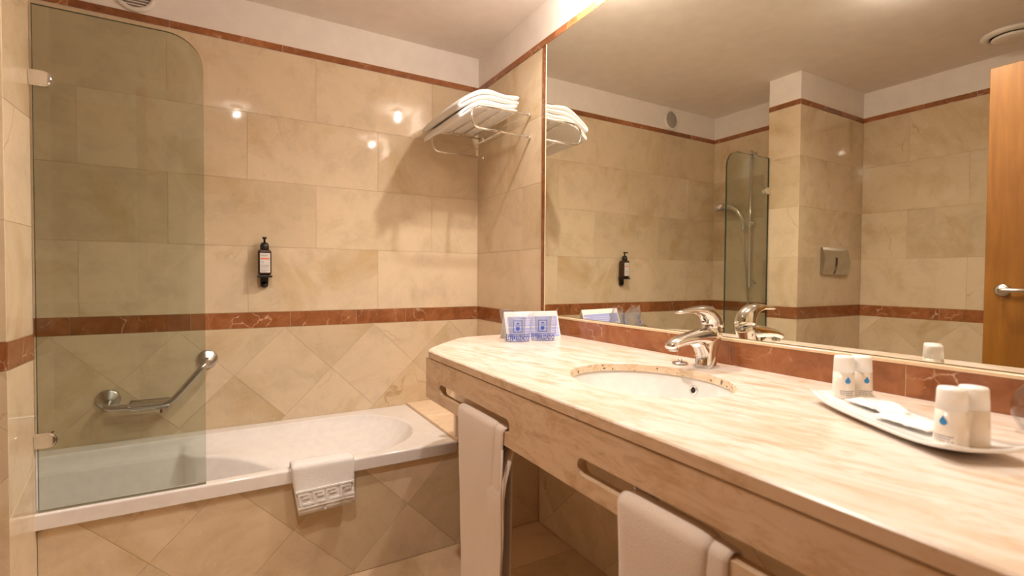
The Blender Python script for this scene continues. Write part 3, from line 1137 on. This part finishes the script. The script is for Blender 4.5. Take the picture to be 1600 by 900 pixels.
for k in range(4):
    a = U0+k*.0515
    zs = [z_b, z_b+(z_t-z_b)*.36, z_b+(z_t-z_b)*.70, z_t-T_]
    key_piece(parts, a, a+T_, z_b, z_t)                                   # upright
    key_piece(parts, a+T_, a+.040, z_t-T_, z_t)                           # top bar
    key_piece(parts, a+.040-T_, a+.040, zs[1]+.008, z_t-T_)               # down
    key_piece(parts, a+.016, a+.040-T_, zs[1]+.008, zs[1]+.008+T_)        # back
    key_piece(parts, a+.012, a+.0515, z_b, z_b+T_)                        # foot
V, F = merge(parts)
bm = bmesh.new(); bv = [bm.verts.new(v) for v in V]
for f in F: bm.faces.new([bv[i] for i in f])
from_bm('greek_key_border', bm, M_TOWEL, bmt)

# ================================================================== TOWEL RACK + BATH TOWELS
rk = empty('towel_rack', (0, -.325, 1.92))
tag(rk, 'chrome towel rack of looped arms and rods in the tub corner', 'towel rack')
RZ1, RZ0, RO = 0.0, -.104, -.312
for yy in (-.570+.325, -.080+.325):
    tube('side_arm', arc_path([(-.012, yy, RZ1), (RO, yy, RZ1), (RO, yy, RZ0), (-.012, yy, RZ0)], .052, 9), .0052, M_CHROME, rk, 10)
    for z in (RZ1, RZ0):
        ro = lathe('wall_mount', [(0, -.0005), (.0085, -.0005), (.0085, -.012), (.006, -.015), (0, -.015)], M_CHROME, rk, 14, (0, yy, z), 'x')
for xx in (-.275, -.215, -.150, -.085, -.030):
    tube('rod', [(xx, -.245, RZ1-.002), (xx, .245, RZ1-.002)], .0032, M_CHROME, rk, 8)
tube('rod', [(-.165, -.245, RZ0-.002), (-.165, .245, RZ0-.002)], .0036, M_CHROME, rk, 8)

def folded_towel(root, zbase, layers, xin, xout, th, y0, y1, droop, seed, lean=0.0, bulge=.0):
    """ribbon folded back and forth in the xz plane, extruded along y; folds show at the outer edge"""
    path = []
    for L in range(layers):
        z = zbase+th*(L+.5)
        a, b = (xin, xout) if L % 2 == 0 else (xout, xin)
        for k in range(13):
            t = k/12
            path.append((a+(b-a)*t, z))
        if L < layers-1:
            cx = b
            for k in range(1, 6):
                ph = -math.pi/2+math.pi*k/6
                sg = -1 if b == xout else 1
                path.append((cx+sg*th*.5*math.cos(ph), z+th*.5+th*.5*math.sin(ph)))
    o = cloth_strip('towel_cloth', path, y0, y1, .001, M_TOWEL, root, 22, 0, seed)
    n = len(path); S = n*23
    P = [Vector(p) for p in path]
    nr = []
    for i in range(n):
        t = (P[min(i+1, n-1)]-P[max(i-1, 0)]).normalized(); nr.append(Vector((-t.y, t.x)))
    for idx, v in enumerate(o.data.vertices):
        side, r = divmod(idx, S)
        j, i = divmod(r, n)
        sgn = 1 if side else -1
        e = min(1, math.sqrt(max(0, 1-max(0, abs(2*j/22-1)-.90)**2/.011)))
        q = P[i]+nr[i]*(sgn*th*.485*(.35+.65*e))
        y = y0+(y1-y0)*j/22
        s = (q.x-xin)/(xout-xin)
        # the pile sags over the outer edge and towards its ends
        sag = droop*max(0, s-.45)**2*3.2
        nz = noise.noise(Vector((q.x*6+seed, y*5, q.y*8)))
        v.co = (q.x+nz*.006+lean*(j/22-.5), y+noise.noise(Vector((q.x*8, q.y*30, seed)))*.006, q.y-sag+nz*.006*(1 if q.y > zbase+th*.6 else .2)
                +bulge*math.sin(math.pi*max(0, min(1, j/22)))*math.sin(math.pi*min(1, max(0, s))*.8+.3)*(q.y-zbase)/(th*layers)
                +.006*math.sin(s*9+seed)*(q.y-zbase)/(th*layers))
    bm = bmesh.new(); bm.from_mesh(o.data); bmesh.ops.recalc_face_normals(bm, faces=bm.faces); bm.to_mesh(o.data); bm.free()
    return subsurf(o, 1)

ZR = 1.92+.0035
bt1 = empty('bath_towel', (0, 0, 0))
tag(bt1, 'thick folded white bath towel lying directly on the chrome rack rods', 'towel', 'bath towels on the rack')
folded_towel(bt1, ZR, 2, -.060, -.352, .0205, -.557, -.094, .070, 2, .0, .010)
bt2 = empty('bath_towel', (0, 0, 0))
tag(bt2, 'thick folded white bath towel, upper one of the pile on the rack', 'towel', 'bath towels on the rack')
folded_towel(bt2, ZR+.037, 2, -.052, -.356, .0225, -.563, -.090, .066, 21, .0, .026)

# ================================================================== SOAP DISPENSER
sd = empty('soap_dispenser', (-1.113, 0, 1.155))
tag(sd, 'dark amber pump bottle of soap in a black wall holder above the tub', 'soap dispenser')
def rbox(name, w_, d_, z0, z1, y, mat, parent, bev):
    return box(name, -w_/2, w_/2, y-d_/2, y+d_/2, z0, z1, mat, parent, bev, 3)
rbox('bottle', .056, .048, -.010, .108, -.040, M_AMBER, sd, .010)
lathe('neck', [(0, .105), (.017, .105), (.019, .110), (.019, .128), (.013, .140), (0, .140)], M_BLACK, sd, 18, (0, -.040, 0))
pp = lathe('pump', [(0, .138), (.0045, .138), (.0045, .156), (.009, .158), (.010, .166), (0, .167)], M_BLACK, sd, 14, (0, -.040, 0))
tube('nozzle', [(0, -.040, .162), (0, -.066, .161), (0, -.070, .157)], .0042, M_BLACK, pp, 8)
lb = box('label', -.020, .022, -.0648, -.0640, .002, .092, M_LABEL, sd)
box('orange_stripe', -.0175, .0190, -.0654, -.0646, .063, .069, M_ORANGE, lb)
V, F = [], []
for i, (z, a, b) in enumerate([(.083, -.016, .014), (.079, -.016, .010), (.052, -.014, -.006), (.047, -.014, -.004), (.036, -.016, .016), (.030, -.016, .017), (.024, -.016, .012), (.014, -.016, .016), (.009, -.016, .008)]):
    o = len(V)
    V += [(a, -.0652, z-.001), (b, -.0652, z-.001), (b, -.0652, z+.001), (a, -.0652, z+.001), (a, -.0646, z-.001), (b, -.0646, z-.001), (b, -.0646, z+.001), (a, -.0646, z+.001)]
    F += [tuple(o+q for q in f) for f in ((0, 1, 2, 3), (0, 4, 5, 1), (3, 2, 6, 7), (1, 5, 6, 2), (0, 3, 7, 4))]
mk('label_print', V, F, M_GREYPRINT, lb)['kind'] = 'stuff'
ho = empty('wall_holder'); ho.parent = sd
bm = bmesh.new()
add_box(bm, -.031, .031, -.068, -.010, -.020, -.010, .003)
add_box(bm, -.0165, .0165, -.012, -.0008, -.064, .100, .005)
from_bm('bracket', bm, M_BLACK, ho)
lathe('bracket_foot', [(.0, -.0008), (.0165, -.0008), (.0165, -.016), (.013, -.020), (0, -.020)], M_BLACK, ho, 20, (0, 0, -.052), 'y')
box('bracket_tongue', -.0165, .0165, -.064, -.002, -.053, -.012, M_BLACK, ho, .006, 3) if False else \
    box('bracket_tongue', -.0165, .0165, -.020, -.0008, -.052, -.012, M_BLACK, ho, .002, 1)

# ================================================================== GRAB BAR WITH SOAP DISH
gb = empty('grab_bar', (-1.50, 0, .62))
tag(gb, 'angled steel grab bar with wire soap dish on the wall behind the screen', 'grab bar')
gl = Vector(gb.location)
A1, A2, A3 = Vector((-1.690, -.062, .600)), Vector((-1.475, -.062, .597)), Vector((-1.348, -.062, .752))
path = arc_path([Vector((-1.690, -.006, .618)), A1+Vector((0, .004, .0)), A2, A3, Vector((-1.342, -.006, .766))], .034, 7)
tube('bar', [p-gl for p in path], .0130, M_STEEL, gb, 14)
for px, pz in ((-1.690, .628), (-1.342, .768)):
    lathe('flange', [(0, -.0005), (.041, -.0005), (.041, -.006), (.036, -.011), (0, -.012)], M_STEEL, gb, 28, (px-gl.x, 0, pz-gl.z), 'y')
sdh = empty('soap_dish'); sdh.parent = gb
tube('dish_rim', [p-gl for p in arc_path([(-1.615, -.010, .612), (-1.615, -.100, .600), (-1.470, -.100, .600), (-1.470, -.010, .612), (-1.615, -.010, .612)], .02, 4)], .0035, M_STEEL, sdh, 8)
for k in range(6):
    yy = -.022-k*.0135
    tube('dish_wire', [Vector((-1.615, yy, .606))-gl, Vector((-1.605, yy, .586))-gl, Vector((-1.480, yy, .586))-gl, Vector((-1.470, yy, .606))-gl], .0018, M_STEEL, sdh, 6)
tube('dish_post', [Vector((-1.505, -.075, .586))-gl, Vector((-1.505, -.075, .566))-gl], .004, plain('rusty_steel', (.28, .12, .05), .6, .6), sdh, 8)

# ================================================================== SHOWER RAIL (seen in the mirror)
sr = empty('shower_rail', (XT, -.352, 0))
tag(sr, 'chrome shower slide rail with hand shower, reflected in the mirror', 'shower')
tube('riser', [(.050, 0, 1.08), (.050, 0, 2.07)], .011, M_CHROME, sr, 14)
for z in (2.045, 1.115):
    tube('bracket', [(.001, 0, z), (.055, 0, z)], .012, M_CHROME, sr, 12)
    lathe('wall_plate', [(0, .0006), (.022, .0006), (.022, .006), (0, .009)], M_CHROME, sr, 18, (0, 0, z), 'x')
lathe('slider', [(0, -.026), (.018, -.026), (.020, 0), (.018, .026), (0, .026)], M_CHROME, sr, 16, (.050, 0, 1.545))
tube('slider_arm', [(.050, -.035, 1.545), (.052, .055, 1.545)], .012, M_CHROME, sr, 10)
hs = tube('hand_shower', [(.056, .050, 1.50), (.058, .050, 1.56), (.064, .062, 1.60), (.074, .090, 1.645), (.082, .130, 1.675), (.086, .175, 1.688), (.088, .205, 1.690)],
          [.012, .014, .016, .018, .019, .022, .025], M_CHROME, sr, 14)
sh = lathe('spray_head', [(0, .020), (.030, .018), (.050, .005), (.053, -.012), (.045, -.024), (0, -.024)], M_CHROME, hs, 24)
sh.location = (.088, .225, 1.690); sh.rotation_euler = (R_(-14), 0, 0)
lathe('spray_face', [(0, -.0235), (.042, -.0235), (.041, -.028), (0, -.028)], M_GREYPRINT, hs, 20).location = (.088, .225, 1.690)
hp = []
for k in range(36):
    t = k/35
    hp.append((.058+.01*math.sin(t*6), .050-.05*math.sin(t*1.7), 1.50-t*.80))
tube('hose', hp, .0065, M_STEEL, sr, 10)

# ================================================================== VENTS
vb = empty('air_vent', (-1.590, 0, 2.312))
tag(vb, 'round white louvred air vent high on the wall above the tub', 'vent')
lathe('vent_ring', [(.060, -.0006), (.076, -.0006), (.077, -.006), (.072, -.013), (.061, -.015), (.059, -.010), (.059, -.002)], M_VENT, vb, 40, (0, 0, 0), 'y')
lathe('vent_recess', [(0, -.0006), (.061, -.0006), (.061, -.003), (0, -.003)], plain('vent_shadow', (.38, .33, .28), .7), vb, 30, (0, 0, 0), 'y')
for k in range(9):
    z = -.048+k*.012
    hw = math.sqrt(max(.0001, .0595**2-z*z))
    V = [(-hw, -.004, z+.004), (hw, -.004, z+.004), (hw, -.012, z-.002), (-hw, -.012, z-.002), (-hw, -.004, z+.0015), (hw, -.004, z+.0015), (hw, -.012, z-.0045), (-hw, -.012, z-.0045)]
    mk('slat', V, [(0, 1, 2, 3), (4, 7, 6, 5), (3, 2, 6, 7), (0, 4, 5, 1), (0, 3, 7, 4), (1, 5, 6, 2)], M_VENT, vb)
vc = empty('exhaust_valve', (-2.20, -1.665, H))
tag(vc, 'round white exhaust valve on the ceiling, reflected in the mirror', 'vent')
lathe('valve_ring', [(.088, -.0006), (.118, -.0006), (.120, -.006), (.108, -.016), (.092, -.020), (.086, -.014), (.086, -.002)], M_VENT, vc, 40)
lathe('valve_throat', [(0, -.0006), (.089, -.0006), (.089, -.002), (0, -.002)], M_DARK, vc, 30)
lathe('valve_disc', [(0, -.016), (.060, -.016), (.078, -.020), (.080, -.024), (.070, -.032), (.040, -.037), (0, -.038)], M_VENT, vc, 36)
tube('valve_stem', [(0, 0, -.002), (0, 0, -.02)], .008, M_VENT, vc, 8)

# ================================================================== FLUSH PLATE
M_PLATE = plain('satin_plate', (.50, .48, .45), .12, 1.0)
fp = empty('flush_plate', (-2.140, YP, 1.260))
tag(fp, 'brushed steel flush plate on the partition, seen in the mirror', 'flush plate')
V, F = [], []
nz, hw, hh = 10, .150, .086
for i in range(nz+1):
    t = i/nz*2-1
    d = -.012-.016*(1-t*t)
    for x in (-hw, hw): V.append((x, d, t*hh))
for i in range(nz+1):
    t = i/nz*2-1
    for x in (-hw, hw): V.append((x, -.0006, t*hh))
for i in range(nz):
    F.append((2*i, 2*i+1, 2*i+3, 2*i+2))
    q = 2*(nz+1)
    F.append((q+2*i, q+2*i+2, q+2*i+3, q+2*i+1))
    F.append((2*i, 2*i+2, q+2*i+2, q+2*i)); F.append((2*i+1, q+2*i+1, q+2*i+3, 2*i+3))
F.append((0, 2*(nz+1), 2*(nz+1)+1, 1)); F.append((2*nz, 2*nz+1, 2*(nz+1)+2*nz+1, 2*(nz+1)+2*nz))
mk('cover', V, F, M_PLATE, fp)
V, F = [], []
bx0, bx1 = -hw+.004, .010
for i in range(nz+1):
    zz = -hh+.004+(hh*1.22)*i/nz
    t = zz/hh
    d = -.019-.016*(1-t*t)
    V += [(bx0, d, zz), (bx1, d, zz), (bx0, d+.010, zz), (bx1, d+.010, zz)]
for i in range(nz):
    a = 4*i; b = a+4
    F += [(a, a+1, b+1, b), (a+1, a+3, b+3, b+1), (a, b, b+2, a+2)]
F += [(0, 2, 3, 1), (4*nz, 4*nz+1, 4*nz+3, 4*nz+2)]
mk('flush_button', V, F, M_PLATE, fp)

# ================================================================== DOOR (open, seen in the mirror)
dr = empty('door_1', (-1.62, -2.62, 0))
tag(dr, 'open orange wood veneer door with steel lever, seen in the mirror', 'door', kind='structure')
dl = Vector(dr.location)
box('door_leaf', -.020, .020, -.0, .862, .006, 2.055, M_WOOD, dr, .002, 1)
lathe('handle_rose', [(0, .0205), (.026, .0205), (.026, .026), (.020, .029), (0, .029)], M_STEEL, dr, 24, (0, .803, 1.103), 'x')
tube('lever_handle', arc_path([(.028, .803, 1.103), (.062, .803, 1.103), (.062, .66, 1.103)], .014, 6), .0095, M_STEEL, dr, 12)

# ================================================================== PRINTED WRAPPED TUMBLERS
def text_mesh(s, size):
    cu = bpy.data.curves.new('t', 'FONT')
    cu.body = s; cu.size = size; cu.align_x = 'CENTER'; cu.align_y = 'CENTER'; cu.resolution_u = 2
    cu.offset = size*.022
    o = bpy.data.objects.new('t', cu); COL.objects.link(o)
    bpy.context.view_layer.update()
    me = bpy.data.meshes.new_from_object(o.evaluated_get(bpy.context.evaluated_depsgraph_get()))
    bpy.data.objects.remove(o)
    V = [v.co.copy() for v in me.vertices]; F = [tuple(p.vertices) for p in me.polygons]
    bpy.data.meshes.remove(me)
    return V, F

def bar2(x0, x1, z0, z1, n=6):
    V, F = [], []
    for k in range(n+1):
        x = x0+(x1-x0)*k/n
        V += [Vector((x, z0, 0)), Vector((x, z1, 0))]
    for k in range(n): F.append((2*k, 2*k+2, 2*k+3, 2*k+1))
    return V, F

def wrapped_tumbler(loc, rot, label, seed, rim, text):
    e = empty('wrapped_tumbler', loc, rot)
    tag(e, label, 'wrapped glass', 'wrapped tooth glasses on the vanity')
    lathe('tumbler', [(.0, .002), (.027, .002), (.028, .006), (.0335, .094), (.0320, .094), (.0265, .010), (0, .009)], M_TUMB, e, 28)
    nu, nv = 40, 14
    def bag(th, v):
        # v 0..1 up; round near the foot, flat pouch at the top
        c, s = math.cos(th), math.sin(th)
        fl = v**2
        wx = .046+.008*v+rim*fl
        wy = .037*(1-fl*.65)
        r = Vector((wx*abs(c)**.75*(1 if c > 0 else -1), wy*abs(s)**.75*(1 if s > 0 else -1), .0015+v*.112))
        k = noise.noise(Vector((r.x*38+seed, r.y*38, r.z*30)))*.0045*(.35+v)
        k2 = noise.noise(Vector((r.x*80+seed, r.y*80, r.z*70)))*.0016
        d = Vector((c, s, 0))
        return r+d*(k+k2)+Vector((0, 0, (.006*math.sin(3*th+seed)+.010*c*(1 if seed > 5 else -1))*fl))
    V, F = [], []
    for j in range(nv+1):
        for i in range(nu): V.append(bag(2*math.pi*i/nu, j/nv))
    for j in range(nv):
        for i in range(nu):
            i2 = (i+1) % nu
            F.append((j*nu+i, j*nu+i2, (j+1)*nu+i2, (j+1)*nu+i))
    F.append(tuple(range(nu))[::-1])
    bg = mk('plastic_bag', V, F, M_FILM, e, True)
    def wrap(V, zc_, slope=0.0):
        out = []
        for p in V:
            x = p.x; z = zc_+p.y+slope*x
            v = min(1, max(0, (z-.0015)/.112))
            # find the front-side angle giving this x
            lo, hi = math.pi*1.02, math.pi*1.98
            for _ in range(22):
                mid = (lo+hi)/2
                if bag(mid, v).x < x: lo = mid
                else: hi = mid
            q = bag((lo+hi)/2, v)
            out.append(Vector((x, q.y-.0010, z)))
        return out
    parts = []
    for a, b, c, d, n in ((-.045, .045, .0285, .0305, 14), (-.045, .045, .0035, .0055, 14), (-.017, .017, .080, .0822, 6), (-.017, .017, .038, .0402, 6),
                          (-.017, -.0148, .0402, .080, 2), (.0148, .017, .0402, .080, 2), (-.007, .007, .048, .058, 3), (-.004, .004, .0445, .048, 2), (-.009, .009, .062, .0635, 3), (-.0045, .0045, .068, .074, 2)):
        v, f = bar2(a, b, c, d, n)
        parts.append((wrap(v, 0.0), f))
    mk('printed_frame', *merge(parts), M_BLUE, bg)
    v, f = text_mesh(text, .0215)
    wd = max(p.x for p in v)-min(p.x for p in v)
    hg = max(p.y for p in v)-min(p.y for p in v); md = (max(p.y for p in v)+min(p.y for p in v))/2
    v = [Vector((p.x*.087/wd, (p.y-md)*.0185/hg, 0)) for p in v]
    mk('printed_word', wrap(v, .0170), f, M_BLUE, bg)
    return e
wrapped_tumbler((-.303, -.968, ZC), R_(-26), 'plastic wrapped glass, leftmost of the pair before the folded card', 2.3, .016, 'ESTERILIZADO')
wrapped_tumbler((-.196, -.985, ZC), R_(-36), 'plastic wrapped glass nearer the mirror, right of its twin', 8.1, .004, 'ESTERILIZADO')

# folded card behind them
tc = empty('tent_card', (-.186, -.880, ZC), R_(-9))
tag(tc, 'white and blue printed tent card standing behind the wrapped glasses', 'card')
cw, ch, cd, tk = .118, .106, .040, .0012
V = [(-cw, -cd, 0), (cw, -cd, 0), (cw, 0, ch), (-cw, 0, ch), (-cw, cd, 0), (cw, cd, 0),
     (-cw, -cd+tk*2, 0), (cw, -cd+tk*2, 0), (cw, 0, ch-tk*3), (-cw, 0, ch-tk*3), (-cw, cd-tk*2, 0), (cw, cd-tk*2, 0)]
F = [(0, 1, 2, 3), (3, 2, 5, 4), (6, 9, 8, 7), (9, 10, 11, 8), (0, 3, 9, 6), (3, 4, 10, 9), (1, 7, 8, 2), (2, 8, 11, 5), (0, 6, 7, 1), (4, 5, 11, 10)]
mk('card_sheet', V, F, M_CARD, tc)
def on_front(x0, x1, s0, s1, off=.0006):
    # s runs up the sloped front face
    nrm = Vector((0, -ch, cd)).normalized()
    f = lambda x, s: Vector((x, -cd+cd*s, ch*s))+nrm*off
    return [f(x0, s0), f(x1, s0), f(x1, s1), f(x0, s1)], [(0, 1, 2, 3)]
parts = [on_front(-cw+.01, cw-.005, .04, .40), on_front(-cw+.01, cw-.005, .44, .80)]
mk('blue_panels', *merge(parts), M_PALEBLUE, tc)
parts = [on_front(cw-.04, cw-.006, s, s+.018, .0010) for s in (.12, .20, .28, .52, .60, .68)]
parts += [on_front(-cw+.03, cw-.06, s, s+.012, .0010) for s in (.12, .20, .28, .52, .60, .68)]
mk('white_lines', *merge(parts), M_CARD, tc)

# ================================================================== TRAY OF TOILETRIES
tcen = Vector((-.286, -2.195, ZC))
tdir = math.atan2(-2.330-(-2.062), -.372-(-.205))
tr = empty('toiletry_tray', tcen, tdir)
tag(tr, 'white porcelain boat shaped tray holding toiletries on the vanity', 'tray')
nl, nw = 24, 12
TLh, TWh = .162, .060
def tray_pt(u, v, top):
    x = u*TLh*(1+.05*(1-v*v))
    y = v*TWh*(1-.10*u*u)
    z = .004+.013*abs(u)**5+.005*abs(v)**4
    return (x, y, z+(.005 if top else 0))
V, F = [], []
for top in (1, 0):
    for i in range(nl+1):
        for j in range(nw+1): V.append(tray_pt(i/nl*2-1, j/nw*2-1, top))
S = (nl+1)*(nw+1)
for i in range(nl):
    for j in range(nw):
        a = i*(nw+1)+j
        F.append((a, a+nw+1, a+nw+2, a+1))
        F.append((S+a, S+a+1, S+a+nw+2, S+a+nw+1))
rimi = [i*(nw+1) for i in range(nl+1)]+[nl*(nw+1)+j for j in range(1, nw+1)]+[i*(nw+1)+nw for i in range(nl-1, -1, -1)]+[j for j in range(nw-1, 0, -1)]
for k in range(len(rimi)):
    a, b = rimi[k], rimi[(k+1) % len(rimi)]
    F.append((a, b, S+b, S+a))
bm = bmesh.new(); bv = [bm.verts.new(v) for v in V]
for f in F: bm.faces.new([bv[i] for i in f])
from_bm('dish', bm, M_PORC, tr, True)
bm = bmesh.new(); add_box(bm, -.075, .075, -.030, .030, .0002, .0055, .002)
from_bm('foot', bm, M_PORC, tr)

def toiletry_bottle():
    e = empty('shampoo_bottle')
    lathe('body', [(0, 0), (.0192, 0), (.0199, .002), (.0190, .025), (.0180, .052), (0, .052)], M_BOTTLE, e, 28)
    lathe('cap', [(0, .0518), (.01805, .0518), (.0168, .079), (.0155, .0825), (0, .0830)], M_FROST, e, 28)
    def on_cyl(x0, x1, z0, z1):
        V, F = [], []
        n = 8
        for k in range(n+1):
            a = (x0+(x1-x0)*k/n)/.0188
            for z in (z0, z1):
                r = .0199-.0018*z/.058
                V.append((r*math.sin(a), -r*math.cos(a), z))
        for k in range(n): F.append((2*k, 2*k+2, 2*k+3, 2*k+1))
        return V, F
    def disc(x, z, r):
        V, F = [(0, 0, 0)], []
        for k in range(14):
            t = 2*math.pi*k/14
            a = (x+r*math.cos(t))/.0188; zz = z+r*math.sin(t); q = .0199-.0018*zz/.058
            V.append((q*math.sin(a), -q*math.cos(a), zz))
        a = x/.0188; q = .0199-.0018*z/.058
        V[0] = (q*math.sin(a), -q*math.cos(a), z)
        for k in range(14): F.append((0, 1+k, 1+(k+1) % 14))
        return V, F
    mk('blue_drop', *merge([disc(0, .036, .0050), ([(-.0030, -.0192, .0395), (.0030, -.0192, .0395), (0, -.0188, .0450)], [(0, 1, 2)])]), M_DOTBLUE, e)
    parts = []
    for z, x0, x1 in ((.016, -.013, .012), (.0125, -.013, .009), (.009, -.013, .013)):
        parts.append(on_cyl(x0, x1, z-.0009, z+.0009))
    mk('small_print', *merge(parts), M_GREYPRINT, e)
    return e
def copy_tree(o):
    c = o.copy(); COL.objects.link(c)
    for ch_ in o.children:
        d = ch_.copy(); COL.objects.link(d); d.parent = c
    return c
bproto = toiletry_bottle()
spots = [(-.205, -2.070, R_(-42), 'small cream toiletry bottle at the far left end of the tray'),
         (-.170, -2.085, R_(-36), 'small cream toiletry bottle at the far end of the tray, close to the mirror'),
         (-.374, -2.292, R_(-100), 'small cream toiletry bottle at the near end of the tray, in front of its twin'),
         (-.338, -2.304, R_(60), 'small cream toiletry bottle at the near end of the tray, half hidden behind its twin')]
for i, (x, y, a, lab) in enumerate(spots):
    o = bproto if i == 0 else copy_tree(bproto)
    o.location = (x, y, ZC+.0128); o.rotation_euler = (0, 0, a)
    tag(o, lab, 'bottle', 'toiletry bottles on the tray')

def sachet(name, loc, rot, w_, l_, puff, seed, label, tilt=0.0, mat=None):
    n = 14
    V, F = [], []
    for sgn in (1, -1):
        for i in range(n+1):
            for j in range(n+1):
                u, v = i/n*2-1, j/n*2-1
                h = puff*max(0, (1-u**4))*max(0, (1-v**4))
                z = sgn*(h*(1 if sgn > 0 else .15)+.0006)+noise.noise(Vector((u*2+seed, v*2, seed)))*.0035*(1 if sgn > 0 else .3)
                z += noise.noise(Vector((u*5+seed, v*5, seed+3)))*.0015
                V.append((u*l_/2, v*w_/2, z))
    S = (n+1)**2
    for i in range(n):
        for j in range(n):
            a = i*(n+1)+j
            F.append((a, a+n+1, a+n+2, a+1)); F.append((S+a, S+a+1, S+a+n+2, S+a+n+1))
    rim = [i*(n+1) for i in range(n+1)]+[n*(n+1)+j for j in range(1, n+1)]+[i*(n+1)+n for i in range(n-1, -1, -1)]+[j for j in range(n-1, 0, -1)]
    for k in range(len(rim)):
        a, b = rim[k], rim[(k+1) % len(rim)]
        F.append((a, b, S+b, S+a))
    bm = bmesh.new(); bv = [bm.verts.new(v) for v in V]
    for f in F: bm.faces.new([bv[i] for i in f])
    o = from_bm(name, bm, mat or M_CARD, None, True)
    o.location = loc; o.rotation_euler = (tilt, 0, rot)
    return tag(o, label, 'sachet', 'white sachets on the tray')
M_SACHET = plain('white_sachet', (.90, .88, .86), .3, nscale=60, nstr=.15)
sachet('sachet', (-.228, -2.135, ZC+.0165), tdir+.12, .055, .082, .006, 1, 'white paper sachet lying beside the far pair of bottles', mat=M_SACHET)
sachet('sachet', (-.262, -2.172, ZC+.0215), tdir-.35, .040, .070, .009, 4, 'crumpled white sachet in the middle of the tray', R_(5), mat=M_SACHET)
sachet('sachet', (-.300, -2.218, ZC+.0170), tdir+.20, .055, .095, .006, 7, 'flat white sachet reaching to the near pair of bottles', mat=M_SACHET)

# round clear glass at the right edge
gj = empty('glass_jar', (-.128, -2.335, ZC))
tag(gj, 'round clear glass vase cut by the right picture edge', 'vase')
lathe('glass_bowl', [(0, .001), (.026, .001), (.036, .010), (.045, .030), (.046, .045), (.040, .065), (.028, .080), (.026, .088), (.0245, .088), (.0265, .079), (.038, .064), (.0438, .045), (.043, .031), (.034, .012), (.024, .006), (0, .006)], M_TUMB, gj, 36)

# ================================================================== CEILING LAMPS
def downlight(x, y, watts, label, fill=1.0):
    e = empty('recessed_lamp', (x, y, H))
    tag(e, label, 'lamp', 'recessed ceiling lamps')
    lathe('lamp_ring', [(.030, -.0005), (.042, -.0005), (.043, -.003), (.034, -.007), (.029, -.005)], M_CHROME, e, 28)
    lathe('lamp_lens', [(0, -.0015), (.0295, -.0015), (.0295, -.0022), (0, -.0022)], M_LAMP, e, 24)
    l = bpy.data.lights.new('lamp_light', 'SPOT')
    l.energy = watts*10.0; l.color = LAMP_COL
    l.spot_size = R_(150); l.spot_blend = .9
    l.shadow_soft_size = .022
    lo = bpy.data.objects.new('lamp_light', l)
    lo.location = (0, 0, -.030)
    COL.objects.link(lo); lo.parent = e
    # extra point light added under the lamp to lift the ceiling brightness
    p = bpy.data.lights.new('ceiling_fill', 'POINT')
    p.energy = watts*CEIL_FILL*fill; p.color = LAMP_COL; p.shadow_soft_size = .012
    po = bpy.data.objects.new('ceiling_fill', p)
    po.location = (0, 0, -.060)
    COL.objects.link(po); po.parent = e
for (x, y, wt), lab in zip(LAMPS, ('recessed ceiling lamp above the vanity end nearest the tub', 'recessed ceiling lamp above the washbasin',
                                   'recessed ceiling lamp over the middle of the room')):
    downlight(x, y, wt, lab, .55 if x < -1 else 1.15)
